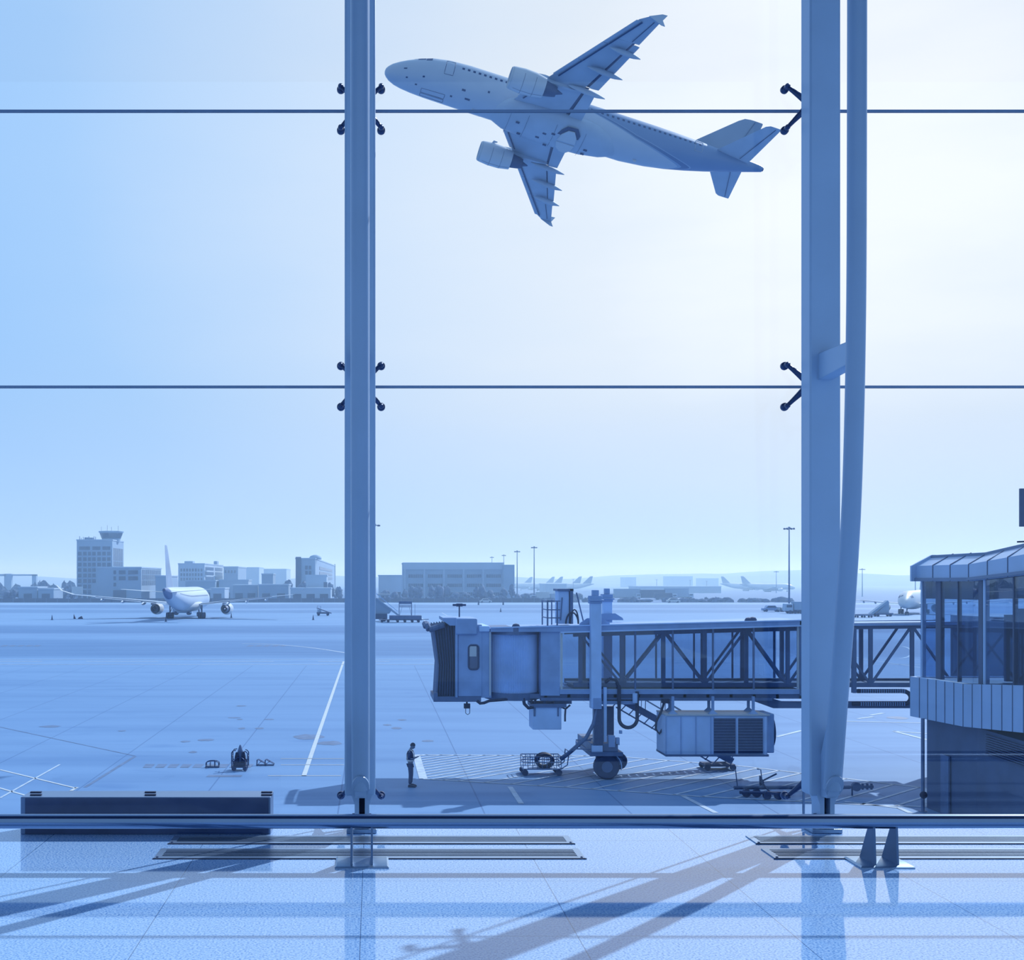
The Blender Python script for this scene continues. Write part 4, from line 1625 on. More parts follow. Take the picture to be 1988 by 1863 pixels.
mb.tube(ucurve(1202, 1237, 1330, 1412, 50.85), .075, 10)
jb.add('cable_loop', mb, M_BLACK)
mb = MB()
mb.tube([P(1175, 1325, 50.9), P(1185, 1317, 50.9), P(1196, 1320, 50.9), P(1202, 1334, 50.9)], .06, 8)
mb.tube([P(1291, 1358, 50.9), P(1284, 1380, 50.9), P(1274, 1400, 50.9), P(1273, 1415, 50.9), P(1280, 1424, 50.9), P(1288, 1412, 50.9)], .05, 8)
mb.box(P(1284, 0)[0], P(1298, 0)[0], 50.8, 51.0, zpx(1364), zpx(1356))
jb.add('cable', mb, M_BLACK)
mb = MB()
mb.tube([P(1233, 1345, 50.85), P(1233, 1364, 50.85)], .11, 10)
jb.add('cable_clamp', mb, M_BRIDGE)

# air conditioner hung under the tunnel
mb = MB()
bx(mb, 1292, 1490, 1389, 1466, 50.2, 51.8)
ac = jb.add('air_conditioner', mb, M_BRIDGE, bevel=.03)
mb = MB()
x0, x1 = P(1292, 0, 50.2)[0], P(1494, 0, 50.2)[0]
mb.box(x0, x1, 50.15, 51.85, W(0, 1389, 50.2)[2], W(0, 1386.5, 50.2)[2])
jb.add('top_cover', mb, M_LIT, ac)
for pa, pb in ((1386, 1428), (1433, 1481)):
    mb = MB()
    bx(mb, pa, pb, 1394, 1463, 50.16, 50.21)
    gr = jb.add('coil_grille', mb, M_DKSTEEL, ac)
    mb = MB()
    for i in range(13):
        z = lerp(W(0, 1462, 50.15)[2], W(0, 1395, 50.15)[2], i / 12)
        mb.box(P(pa, 0, 50.15)[0], P(pb, 0, 50.15)[0], 50.14, 50.16, z - .012, z + .012)
    jb.add('louvre', mb, M_BRDARK, gr)
for pa in (1292, 1321, 1350, 1379, 1385, 1430, 1483):
    mb = MB()
    x = P(pa, 0, 50.2)[0]
    w = .03 if pa not in (1430, 1483) else .09
    mb.box(x, x + w, 50.165, 50.2, W(0, 1464, 50.2)[2], W(0, 1391, 50.2)[2])
    jb.add('panel_edge', mb, M_BRIDGE2 if w < .05 else M_BRIDGE, ac)
mb = MB()
bx(mb, 1490, 1505, 1386, 1462, 50.3, 51.7, Y=50.2)
jb.add('fan_housing', mb, M_BRIDGE2, ac, bevel=.04)
mb = MB()
xx = P(1506, 0, 50.2)[0]
mb.lathe([(.70, xx - .02), (.70, xx + .05), (.55, xx + .05)], (0, 51.0, W(0, 1424, 50.2)[2]), 'x', 24)
jb.add('fan_guard', mb, M_DKSTEEL, ac)
mb = MB()
bx(mb, 1292, 1492, 1464, 1468, 50.15, 51.85, Y=50.2)
jb.add('base_skid', mb, M_BRDARK, ac)
for px_ in (1309, 1387, 1466):
    for dy, yy in ((0, 50.45), (1, 51.6)):
        x = P(px_, 0, 50.2)[0] + (.15 if dy else 0)
        mb = MB()
        mb.box(x - .05, x + .05, yy - .05, yy + .05, W(0, 1388, 50.2)[2], zpx(1349))
        zz = W(0, 1386.5, 50.2)[2]
        mb.loft([[(x - .18, yy - .1, zz), (x + .18, yy - .1, zz), (x + .18, yy + .1, zz), (x - .18, yy + .1, zz)], [(x - .05, yy - .05, zz + .13), (x + .05, yy - .05, zz + .13), (x + .05, yy + .05, zz + .13), (x - .05, yy + .05, zz + .13)]])
        jb.add('hanger_rod', mb, M_BRIDGE2, ac)

# long under-beams to the right with cable chain
mb = MB()
(xa, _, za), (xb, _, zb) = P(1440, 1352, 51.5), P(1500, 1374, 51.5)
x3 = P(1775, 0, 51.5)[0]
mb.prism([(xa, za), (xa + 1.0, za), (xb + .4, zb + .28), (x3, zb + .28), (x3, zb), (xb, zb)], 'y', 51.4, 51.6)
jb.add('chain_tray', mb, M_BRDARK)
mb = MB()
pts = [P(1664, 1341, 51.3), P(1750, 1341, 51.3)]
pts += [P(1752 + 16 * math.sin(a * PI / 8), 1354 - 13 * math.cos(a * PI / 8), 51.3) for a in range(1, 8)]
pts += [P(1750, 1366, 51.3), P(1655, 1366, 51.3)]
mb.tube(pts, .09, 8)
jb.add('cable_chain', mb, M_BLACK)
mb = MB()
for i in range(20):
    x, _, z = P(1672 + i * 4.4, 1341, 51.2)
    mb.box(x - .012, x + .012, 51.15, 51.25, z - .08, z + .08)
    x, _, z = P(1672 + i * 4.4, 1366, 51.2)
    mb.box(x - .012, x + .012, 51.15, 51.25, z - .08, z + .08)
jb.add('chain_link', mb, M_BRIDGE2)

# service stairs, running down to the right behind the air conditioner
mb = MB()
a, b = P(1196, 1352, 53.2), (P(1425, 0, 53.0)[0], 53.2, .38)
st = jb.add('service_stairs', MB().bar(a, b, .06, .28).bar((a[0], 54.0, a[2]), (b[0], 54.0, b[2]), .06, .28), M_BRDARK)
mb = MB()
n = 20
for i in range(n):
    u = (i + .5) / n
    x, z = lerp(a[0], b[0], u), lerp(a[2], b[2], u)
    mb = MB()
    mb.box(x - .13, x + .13, 53.2, 54.0, z - .02, z + .01)
    jb.add('tread', mb, M_BRIDGE2, st)
for yy in (53.2, 54.0):
    mb = MB()
    mb.tube([(a[0] + .2, yy, a[2] + .95), (b[0] - .1, yy, b[2] + .95), (b[0], yy, b[2] + .1)], .028, 6)
    mb.tube([(a[0] + .2, yy, a[2] + .5), (b[0] - .1, yy, b[2] + .5)], .022, 6)
    for i in range(6):
        u = (i + .5) / 6
        x, z = lerp(a[0], b[0], u), lerp(a[2], b[2], u)
        mb.tube([(x, yy, z), (x + .03, yy, z + .95)], .02, 6)
    jb.add('handrail', mb, M_LIT, st)
mb = MB()
mb.bar((a[0], 53.2, a[2] - .45), (b[0] - .9, 53.2, b[2] - .05), .05, .06)
for i in range(14):
    u = (i + .5) / 14
    x, z = lerp(a[0], b[0] - .4, u), lerp(a[2], b[2] + .1, u)
    mb.bar((x, 53.2, z), (x - .3, 53.2, z - .32), .04, .04)
jb.add('lower_lattice', mb, M_BRDARK, st)
mb = MB()
mb.box(b[0] - 1.2, b[0] + .1, 53.15, 54.05, .16, .26)
for x in (b[0] - 1.1, b[0]):
    for yy in (53.15, 54.05):
        mb.lathe([(.13, yy - .05), (.13, yy + .05)], (x, 0, .13), 'y', 14)
jb.add('stair_wheels', mb, M_RUB, st)

# hose from the bridge to the hose cart
mb = MB()
pts = [P(1158, 1376, 50.7), P(1152, 1405, 50.7), P(1138, 1432, 50.7), P(1120, 1448, 50.9), P(1104, 1462, 51.4), P(1090, 1472, 51.9)]
mb.tube(pts, [.06, .08, .08, .09, .09, .1], 8)
jb.add('air_hose', mb, M_BRDARK)


# hose cart on the ground
cx_, cy_ = W(1050, 0, 52.2)[0], 52.2
t = Thing('hose_cart', 'small wheeled wire basket cart holding a coiled hose, left of the bridge wheels', 'cart', (cx_, cy_, 0))
mb = MB()
x0, x1, y0, y1 = cx_ - .80, cx_ + .80, cy_ - .45, cy_ + .45
for z in (.28, .55, .78):
    for y in (y0, y1):
        mb.tube([(x0, y, z), (x1, y, z)], .022, 6)
    for x in (x0, x1):
        mb.tube([(x, y0, z), (x, y1, z)], .022, 6)
for i in range(9):
    x = lerp(x0, x1, i / 8)
    mb.tube([(x, y0, .28), (x, y0, .78)], .016, 5)
    mb.tube([(x, y1, .28), (x, y1, .78)], .016, 5)
mb.tube([(x1, y0, .28), (x1 + .25, y0, .45), (x1 + .32, y0, 1.0), (x1 + .3, y1, 1.0), (x1 + .25, y1, .45), (x1, y1, .28)], .025, 6)
t.add('basket', mb, M_BRDARK)
mb = MB()
mb.box(x0, x1, y0, y1, .24, .28)
t.add('deck', mb, M_BRIDGE)
mb = MB()
for i in range(4):
    mb.tube([(cx_ + .15 + .34 * math.cos(a * PI / 9), cy_ - .2 + .12 * i, .58 + .26 * math.sin(a * PI / 9)) for a in range(18)], .07, 8, loop=True)
t.add('hose_coil', mb, M_BLACK)
for x in (x0 + .08, x1 - .1):
    for y in (y0, y1):
        mb = MB()
        mb.lathe([(.05, y - .05), (.13, y - .05), (.13, y + .05), (.05, y + .05)], (x, 0, .13), 'y', 16)
        t.add('wheel', mb, M_RUB)

# ================================================================ CORRIDOR BUILDING ON THE RIGHT
KP = [(19.5, 44.8), (19.56, 41.0), (19.2, 36.5), (18.5, 31.0), (17.6, 24.5)]
t = Thing('glazed_corridor', 'glazed airport corridor wing with pale panel roof edge and cladding, right edge', 'building', (21, 40, 0))


def band(mb, z0s, z1s, off0=0.0, off1=0.0, th=.12):
    """vertical or leaning strip following the corridor's outline"""
    for i in range(len(KP) - 1):
        (xa, ya), (xb, yb) = KP[i], KP[i + 1]
        vs = []
        for dx in (0, th):
            vs += [(xa + off0 + dx, ya, z0s[i]), (xb + off0 + dx, yb, z0s[i + 1]), (xb + off1 + dx, yb, z1s[i + 1]), (xa + off1 + dx, ya, z1s[i])]
        mb.add(vs, [(0, 1, 2, 3), (7, 6, 5, 4), (0, 4, 5, 1), (1, 5, 6, 2), (2, 6, 7, 3), (3, 7, 4, 0)])
    return mb


slab_t = [4.69, 4.74, 5.08, 5.45, 5.9]
slab_b = [3.25, 3.33, 3.68, 4.05, 4.5]
fas_b = [8.14, 8.15, 8.36, 8.65, 9.0]
fas_t = [8.70, 8.71, 8.98, 9.28, 9.65]
rid_t = [9.10, 9.12, 9.45, 9.8, 10.2]
W_ = 5.6
sl = t.add('floor_cladding', band(MB(), slab_b, slab_t), M_PANEL, smooth=0)
t.add('roof_fascia', band(MB(), fas_b, fas_t, .18, .18), M_PANEL, smooth=0)
t.add('roof_slope', band(MB(), fas_t, rid_t, 0.2, .9, .1), M_PANEL, smooth=0)
mb = MB()
for i in range(len(KP) - 1):
    (xa, ya), (xb, yb) = KP[i], KP[i + 1]
    for z in ((fas_b[i] + .02, fas_b[i + 1] + .02, .1), (rid_t[i] - .12, rid_t[i + 1] - .12, .1), (slab_t[i] - .35, slab_t[i + 1] - .35, .3), (slab_b[i] + .02, slab_b[i + 1] + .02, .1)):
        o = .7 if z[0] > rid_t[i] - .3 else .1
        vs = [(xa + o, ya, z[0]), (xb + o, yb, z[1]), (xb + W_, yb, z[1]), (xa + W_, ya, z[0])]
        mb.add(vs + [(p[0], p[1], p[2] + z[2]) for p in vs], [(3, 2, 1, 0), (4, 5, 6, 7), (0, 1, 5, 4), (1, 2, 6, 5), (2, 3, 7, 6), (3, 0, 4, 7)])
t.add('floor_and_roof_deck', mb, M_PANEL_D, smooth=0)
# end wall (far end)
mb = MB()
mb.box(19.5, 19.5 + W_, 44.8, 44.92, slab_b[0], slab_t[0])
mb.prism([(19.5, 8.14), (19.5 + W_, 8.14), (19.5 + W_, 8.7), (19.5 + W_ - .75, 9.1), (20.25, 9.1), (19.5, 8.7)], 'y', 44.8, 44.92)
t.add('end_cladding', mb, M_PANEL, smooth=0)
# joints of the panels
for i in range(len(KP) - 1):
    (xa, ya), (xb, yb) = KP[i], KP[i + 1]
    for q in range(1, 7):
        u = q / 6.0
        x, y = lerp(xa, xb, u), lerp(ya, yb, u)
        zb, zt = lerp(slab_b[i], slab_b[i + 1], u), lerp(slab_t[i], slab_t[i + 1], u)
        mb = MB()
        mb.box(x - .012, x + .02, y - .02, y + .02, zb, zt)
        t.add('panel_joint', mb, M_UNDER, sl)
    for q in (1, 2, 3):
        u = q / 3.0
        x, y = lerp(xa, xb, u), lerp(ya, yb, u)
        z0, z1, z2 = [lerp(s_[i], s_[i + 1], u) for s_ in (fas_b, fas_t, rid_t)]
        mb = MB()
        mb.box(x + .168, x + .20, y - .025, y + .025, z0, z1)
        mb.bar((x + .18, y, z1), (x + .9, y, z2), .05, .04)
        t.add('panel_joint', mb, M_UNDER, sl)
# glazing and mullions
gl = t.add('glazing', band(MB(), slab_t, fas_b, .32, .32, .02), GL_COR, smooth=0)
mb = MB()
mb.box(19.85, 19.5 + W_ - .1, 44.68, 44.70, slab_t[0], 8.14)
t.add('glazing', mb, GL_COR, smooth=0)


def onk(y):
    for i in range(len(KP) - 1):
        (xa, ya), (xb, yb) = KP[i], KP[i + 1]
        if yb <= y <= ya:
            u = (ya - y) / (ya - yb)
            return lerp(xa, xb, u), lerp(slab_t[i], slab_t[i + 1], u), lerp(fas_b[i], fas_b[i + 1], u)
    return KP[0][0], slab_t[0], fas_b[0]


for y, w, mm in ((44.66, .10, M_PANEL), (43.4, .38, M_UNDER), (40.35, .26, M_UNDER), (40.05, .16, M_PANEL), (37.9, .06, M_UNDER), (36.5, .06, M_UNDER), (34.5, .3, M_UNDER), (31, .1, M_UNDER), (28, .1, M_UNDER), (42.0, .04, M_UNDER)):
    x, z0, z1 = onk(y)
    mb = MB()
    mb.box(x + .30, x + .44, y - w / 2, y + w / 2, z0, z1)
    t.add('mullion', mb, mm, gl, smooth=0)
# bulkhead above the glass, inside
mb = band(MB(), [z - .62 for z in fas_b], fas_b, .6, .6, .1)
t.add('bulkhead', mb, M_UNDER, smooth=0)
mb = MB()
for i in range(len(KP) - 1):
    (xa, ya), (xb, yb) = KP[i], KP[i + 1]
    vs = [(xa + W_ - .2, ya, fas_b[i] - .62), (xb + W_ - .2, yb, fas_b[i + 1] - .62), (xb + W_ - .2, yb, fas_b[i + 1]), (xa + W_ - .2, ya, fas_b[i])]
    mb.add(vs + [(p[0] + .1, p[1], p[2]) for p in vs], [(0, 1, 2, 3), (7, 6, 5, 4), (0, 4, 5, 1), (1, 5, 6, 2), (2, 6, 7, 3), (3, 7, 4, 0)])
mb.box(19.9, 19.5 + W_, 44.5, 44.6, 7.52, 8.14)
t.add('bulkhead', mb, M_UNDER, smooth=0)
for y in (43.6, 41.0, 38.4, 35.6):
    x, z0, z1 = onk(y)
    mb = MB()
    mb.box(x + W_ - .35, x + W_ - .15, y - .14, y + .14, z0, z1)
    t.add('inner_post', mb, M_UNDER, smooth=0)
# objects standing inside: partitions
for y, x0, x1, zt, mm in ((42.2, 21.6, 22.5, 7.0, M_UNDER), (40.6, 21.2, 22.0, 7.25, M_PANEL_D), (38.6, 21.0, 23.6, 6.6, M_UNDER), (36.6, 20.8, 21.9, 7.4, M_UNDER)):
    mb = MB()
    zf = onk(y)[1]
    mb.box(x0, x1, y, y + .15, zf, zt)
    t.add('inner_screen', mb, mm, smooth=0)
# storey below
mb = MB()
lo = [(x + .45, y) for x, y in KP]
lo[0] = (19.9, 44.45)
vsn = lo + [(KP[-1][0] + W_, KP[-1][1]), (KP[0][0] + W_, 44.45)]
mb.prism(vsn, 'z', 0, 3.3)
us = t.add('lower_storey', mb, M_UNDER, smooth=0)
for i in range(9):
    z = 2.55 + i * .075
    mb = MB()
    a, b = onk(40.2), onk(36)
    mb.bar((a[0] + .42, 40.2, z), (b[0] + .42, 36.0, z), .05, .05)
    t.add('louvre', mb, M_DKSTEEL, us)
mb = MB()
mb.box(19.86, 19.92, 42.7, 43.3, 0, 2.1)
t.add('service_door', mb, M_BRDARK, us)
mb = MB()
mb.tube([(19.42, 43.7, 0), (19.42, 43.7, 3.3)], .062, 12)
mb.lathe([(.14, 0), (.14, .03)], (19.42, 43.7, 0), n=16)
t.add('support_post', mb, M_BRDARK)
mb = MB()
mb.blob((19.38, 43.55, .62), .13, .12, .13, 3, .03, 12, 8)
t.add('post_fender', mb, M_BLACK)
# drum where the jet bridge meets the corridor
mb = MB()
mb.prism([(27.2 + 2.6 * math.cos(a * PI / 12), 52.0 + 2.9 * math.sin(a * PI / 12)) for a in range(24)], 'z', 3.4, 6.7)
mb.prism([(27.2 + 1.0 * math.cos(a * PI / 8), 52.0 + 1.0 * math.sin(a * PI / 8)) for a in range(16)], 'z', 0, 3.4)
mb.box(24.9, 27.5, 44.6, 50.5, 3.4, 6.6)
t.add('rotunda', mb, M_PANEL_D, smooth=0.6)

# sign board on the corridor roof at the frame edge
t = Thing('roof_sign', 'dark sign board on a post above the corridor roof, at the right frame edge', 'sign', (20.0, 37.0, 9.4))
x0 = (1981 - CX) / F * 37
mb = MB()
mb.box(x0, x0 + 1.3, 37.0, 37.08, 9.79, 10.93)
t.add('board', mb, mat('sign_blue', (66, 104, 165), 0.5, 0, 0.15, 4))
mb = MB()
mb.tube([(x0 + .75, 37.12, 9.1), (x0 + .75, 37.12, 10.8)], .05, 10)
t.add('post', mb, M_BRDARK)
mb = MB()
mb.bar((x0 - .13, 36.9, 9.33), (x0 + .7, 36.9, 9.36), .1, .05)
mb.tube([(x0 + .55, 36.9, 9.35), (x0 + .7, 37.1, 9.2)], .03, 8)
t.add('floodlight', mb, M_BLACK)

# ================================================================ FAR BUILDINGS
def xat(px, Y):
    return (px - CX) / F * Y


def zat(py, Y):
    return CAMZ - (py - CY) / F * Y


PROTO = {}


def window_at(t, parent, x, y, z, w, h, face, m=None):
    """a recess-coloured window panel, shared mesh per size"""
    key = (round(w, 2), round(h, 2), face)
    if key not in PROTO:
        mb = MB()
        if face == 'front':
            mb.box(-w / 2, w / 2, -.12, .02, 0, h)
        else:
            mb.box(-.02, .12, -w / 2, w / 2, 0, h)
        o = mb.obj('window', m or M_WIN, parent, (0, 0, 0), smooth=0)
        PROTO[key] = o.data
    else:
        o = bpy.data.objects.new('window', PROTO[key])
        COL.objects.link(o)
        o.parent = parent
    o.location = (x - t.org[0], y - t.org[1], z - t.org[2])
    return o


def block(name, label, cat, px0, px1, pyt, Y, pxs=None, depth=None, m=None, group=None, z0=0.0, parent_thing=None, part='walls', parapet=True):
    """box building: front px0..px1 at distance Y; its right flank ends at pxs"""
    x0, x1 = xat(px0, Y), xat(px1, Y)
    if pxs is not None and abs(x1) > 1:
        Y2 = x1 * F / (pxs - CX)
    else:
        Y2 = Y + (depth or 20)
    zt = zat(pyt, Y)
    t = parent_thing or Thing(name, label, cat, ((x0 + x1) / 2, Y, 0), group=group)
    mb = MB()
    mb.box(x0, x1, Y, Y2, z0, zt)
    w = t.add(part, mb, m or M_CONC2, smooth=0)
    if parapet:
        mb = MB()
        mb.box(x0 - .2, x1 + .2, Y - .2, Y2 + .2, zt, zt + .5)
        t.add('parapet', mb, M_CONC, w, smooth=0)
    return t, w, (x0, x1, Y, Y2, zt)


# control tower block
t, w, (x0, x1, Y, Y2, zt) = block('control_tower', 'tall office block with a flared control tower cab on its roof, far left', 'building', 149, 218, 1049, 520, 240, m=M_CONC2)
for r_ in range(9):
    z = zat(1078 + r_ * 10.6, Y)
    for c_ in range(7):
        if r_ > 5 and c_ > 2:
            continue
        xx = xat((155, 165, 174, 182.5, 192.5, 202, 211.5)[c_], Y)
        window_at(t, w, xx, Y, z, (1.3 if c_ in (2,) else 1.5), 1.55, 'front')
for a, b in ((154, 175), (179.5, 195), (199, 214.5)):
    mb = MB()
    mb.box(xat(a, Y), xat(b, Y), Y - .15, Y, zat(1067, Y), zat(1060.5, Y))
    t.add('window_band', mb, M_WIN, w, smooth=0)
for r_ in range(4):
    for c_ in range(7):
        yy = lerp(Y + 1.5, Y2 - 1.5, (c_ + .5) / 7)
        z = zat(1077 + r_ * 10.6, Y) - (0 if r_ else .6)
        window_at(t, w, x1, yy, z, 1.9, 2.0 if r_ else 3.6, 'side')
# cab
xc = xat(215, 530)
mb = MB()
zz = lambda py: zat(py, 530)
mb.lathe([(3.9, zz(1049) - .6), (3.9, zz(1047)), (4.0, zz(1046)), (5.0, zz(1033.5)), (5.4, zz(1033)), (5.4, zz(1031)), (4.6, zz(1030.5))], (xc, 531, 0), n=16)
cabt = t.add('tower_cab', mb, M_CONC2, smooth=0.5)
mb = MB()
mb.lathe([(4.1, zz(1045)), (4.95, zz(1035))], (xc, 531, 0), n=16)
t.add('cab_glass', mb, M_WIN, cabt, smooth=0.3)
mb = MB()
for dx, h in ((-4.0, 2.0), (-1.5, 2.6), (.3, 1.9), (3.2, 2.4)):
    mb.tube([(xc + dx, 530, zz(1031)), (xc + dx, 530, zz(1031) + h)], .07, 5)
t.add('antenna', mb, M_BRDARK, cabt)
for i, dx in enumerate((154, 157, 161, 168, 172, 176, 182, 185)):
    mb = MB()
    h = (1.9, 1.2, 1.6, 1.4, 1.9, 1.3, 1.9, 1.7)[i]
    xx = xat(dx, 522)
    if i in (3, 5):
        mb.box(xx - .9, xx + .9, 522, 524, zt, zt + h)
    else:
        mb.tube([(xx, 522.5, zt), (xx, 522.5, zt + h)], .13, 6)
    t.add('roof_plant', mb, M_BRDARK, w)

# annex in front of the tower
t, w, (x0, x1, Y, Y2, zt) = block('office_annex', 'lower pale office annex with a bright slatted flank, right of the control tower', 'building', 188, 274, 1102.5, 470, 313, m=M_CONC2)
for pyb, h in ((1114.5, 1.5), (1126, 1.5)):
    for a, b in ((220.5, 225.5), (231, 244), (249, 268)):
        mb = MB()
        mb.box(xat(a, Y), xat(b, Y), Y - .15, Y, zat(pyb, Y), zat(pyb, Y) + h)
        t.add('window_band', mb, M_WIN, w, smooth=0)
window_at(t, w, xat(223, Y), Y, zat(1138, Y), 1.0, 1.4, 'front')
for i in range(14):
    yy = lerp(Y + 1, Y2 - 1, (i + .5) / 14)
    window_at(t, w, x1, yy, zat(1114, Y), 1.5, 1.7, 'side')
    window_at(t, w, x1, yy, zat(1125, Y), 1.5, 1.9, 'side')
    window_at(t, w, x1, yy, zat(1136, Y), 1.5, 1.9, 'side')
mb = MB()
mb.box(xat(220, Y), xat(245, Y), Y - .3, Y, 0, 4.2)
t.add('gate', mb, M_WIN, w, smooth=0)

block('low_block', 'plain low windowless block behind the parked airliner tail', 'building', 302, 326, 1119, 470, 345, m=M_CONC2)
t, w, (x0, x1, Y, Y2, zt) = block('office_block', 'long pale office block with horizontal window bands, right of the airliner fin', 'building', 346, 397, 1095, 600, 433, m=M_CONC)
for i in range(8):
    for r_ in range(3):
        window_at(t, w, xat(352 + i * 5.6, Y), Y, zat(1109 + r_ * 9, Y), .8, 1.4, 'front')
for r_ in range(3):
    for a, b in ((.04, .46), (.54, .96)):
        mb = MB()
        z = zat(1106 + r_ * 9.5, Y)
        mb.box(x1, x1 + .15, lerp(Y, Y2, a), lerp(Y, Y2, b), z, z + 1.5)
        t.add('window_band', mb, M_WIN, w, smooth=0)
for a, b, py in ((358, 374, 1093), (415, 421, 1098)):
    mb = MB()
    mb.box(xat(a, Y + 5), xat(b, Y + 5), Y + 5, Y + 12, zt, zt + 1.6)
    t.add('roof_plant', mb, M_CONC2, w, smooth=0)
t, w, d = block('office_block', 'hazy grey block with flat roof, just right of the long banded office block', 'building', 434, 462, 1101, 640, 478, m=M_CONC2)
for i in range(4):
    window_at(t, w, xat(438 + i * 6, 640), 640, zat(1112, 640), .9, 1.4, 'front')
block('office_block', 'faint far block under a stepped roof, left of centre skyline', 'building', 476, 503, 1102, 900, 512, m=M_CONC)
block('office_block', 'faint far wide block on the skyline, left of the dark roofed block', 'building', 511, 556, 1105, 980, 564, m=M_CONC)
t, w, (x0, x1, Y, Y2, zt) = block('office_block', 'tall block with dark edge frame and dome on top, left of the column', 'building', 574, 612, 1085, 500, 650, m=M_CONC2)
for i in range(2):
    for r_ in range(2):
        window_at(t, w, xat(595 + i * 7, Y), Y, zat(1105 + r_ * 10, Y), 1.0, 1.5, 'front')
for r_ in range(3):
    mb = MB()
    z = zat(1104 + r_ * 10.5, Y)
    mb.box(x1, x1 + .15, lerp(Y, Y2, .15), lerp(Y, Y2, .8), z, z + 1.3)
    t.add('window_band', mb, M_WIN, w, smooth=0)
mb = MB()
mb.lathe([(2.6, zt), (2.6, zt + .6), (2.0, zt + 1.4), (.6, zt + 1.9)], (xat(612, Y + 8), Y + 8, 0), n=14)
t.add('dome', mb, M_CONC2, w, smooth=0.8)
mb = MB()
mb.box(x0, x0 + 2.2, Y - .4, Y, 0, zt + .9)
mb.box(x1 - .2, x1 + .4, Y2 - 3, Y2, 0, zt + 1.1)
t.add('edge_frame', mb, M_WIN, w, smooth=0)
t, w, (x0, x1, Y, Y2, zt) = block('low_block', 'low white building at the foot of the tall dark edged block', 'building', 594, 634, 1118, 468, None, depth=12, m=M_CONC)
window_at(t, w, xat(632, Y), Y, zat(1140, Y), 1.4, 2.0, 'front')

# sheds and hangars along the fence
sheds = [(36, 72, 1141, 462, 'long low dark shed with a flat roof, far left edge of the apron', M_CONC2), (74, 104, 1144, 460, 'low shed with round tanks in front, left of the white board', M_CONC2),
         (360, 418, 1128, 500, 'low flat hangar right behind the parked airliner cabin', M_CONC2), (425, 482, 1127, 505, 'low hangar with a bright roof edge, behind the airliner right wing', M_CONC),
         (408, 436, 1143, 462, 'small pale hut with two windows, behind the airliner right wing root', M_CONC), (452, 500, 1137, 480, 'low workshop with a wide window, behind the airliner right wing', M_CONC2),
         (502, 560, 1136, 470, 'low flat workshop, left of the pale two door building', M_CONC2), (564, 642, 1143, 452, 'pale low building with two dark doors under the tall edged block', M_CONC),
         (735, 783, 1118, 520, 'pale stepped building just right of the left column', M_CONC), (508, 530, 1115, 560, 'small dark roofed house on the skyline left of the tall edged block', M_CONC2)]
for a, b, py, Y, lb, m in sheds:
    t, w, (x0, x1, _, Y2, zt) = block('shed', lb, 'building', a, b, py, Y, depth=14, m=m)
    k = max(1, int((b - a) / 22))
    for i in range(k):
        xx = lerp(x0, x1, (i + .5) / k)
        mb = MB()
        mb.box(xx - 1.5, xx + 1.5, Y - .12, Y, .5, min(zt - .8, 3.0))
        t.add('shed_door', mb, M_WIN, w, smooth=0)

# long office block right of the column
t, w, (x0, x1, Y, Y2, zt) = block('office_block', 'long three-storey hall with ribbon windows, right of the left column', 'building', 783, 978, 1094, 490, None, depth=22, m=M_CONC2)
mb = MB()
mb.box(xat(976, Y), xat(998, Y), Y - 1.5, Y + 24, 0, zt - .4)
t.add('stair_tower', mb, M_CONC2, smooth=0)
mb = MB()
mb.box(x0, xat(978, Y), Y - .35, Y, zat(1105, Y), zt)
t.add('top_band', mb, M_CONC, w, smooth=0)
for i in range(6):
    xx = xat(786 + i * 38, Y)
    mb = MB()
    mb.box(xx - .3, xx + .3, Y - .35, Y, 0, zat(1105, Y))
    t.add('pilaster', mb, M_CONC, w, smooth=0)
for r_, pyb in enumerate((1121, 1139, 1156)):
    for i in range(5):
        a = 793 + i * 37.8
        mb = MB()
        z = zat(pyb, Y)
        mb.box(xat(a, Y), xat(a + 28, Y), Y - .12, Y, z, z + 1.3)
        wb = t.add('ribbon_window', mb, M_WIN, w, smooth=0)
        mb = MB()
        for q in range(1, 8):
            xx = lerp(xat(a, Y), xat(a + 28, Y), q / 8)
            mb.box(xx - .06, xx + .06, Y - .17, Y - .12, z, z + 1.3)
        t.add('window_bars', mb, M_CONC2, wb, smooth=0)

# gantry at the far left
t = Thing('gantry_bridge', 'faint pale frame gantry on the skyline at the far left edge', 'gantry', (-200, 700, 0))
mb = MB()
Y = 700
for a, b, c, d in ((-10, 12, 1114, 1118), (22, 70, 1114.5, 1117.5), (8, 22, 1113.5, 1138), (62, 70, 1115, 1130)):
    mb.box(xat(a, Y), xat(b, Y), Y, Y + 3, zat(d, Y) if d < 1130 else 0, zat(c, Y))
t.add('frame', mb, M_CONC2, smooth=0)
t = Thing('notice_board', 'white blank board standing by the fence, left of the control tower base', 'board', (xat(149, 452), 452, 0))
mb = MB()
mb.box(xat(139, 452), xat(160, 452), 452, 452.3, zat(1153, 452), zat(1138.5, 452))
t.add('board', mb, M_LIT, smooth=0)
mb = MB()
for a in (142, 157):
    mb.box(xat(a, 452) - .1, xat(a, 452) + .1, 452.3, 452.5, 0, zat(1140, 452))
t.add('post', mb, M_BRDARK)
# fence
t = Thing('perimeter_fence', 'long low perimeter fence at the far edge of the apron', 'fence', (0, 446, 0))
mb = MB()
mb.box(-150, 60, 446, 446.15, 0, 1.5)
t.add('fence_panel', mb, M_WIN, smooth=0)
mb = MB()
for i in range(54):
    mb.box(-150 + i * 4 - .1, -150 + i * 4 + .1, 445.85, 446, 0, 1.7)
t.add('fence_posts', mb, M_BRDARK, smooth=0)

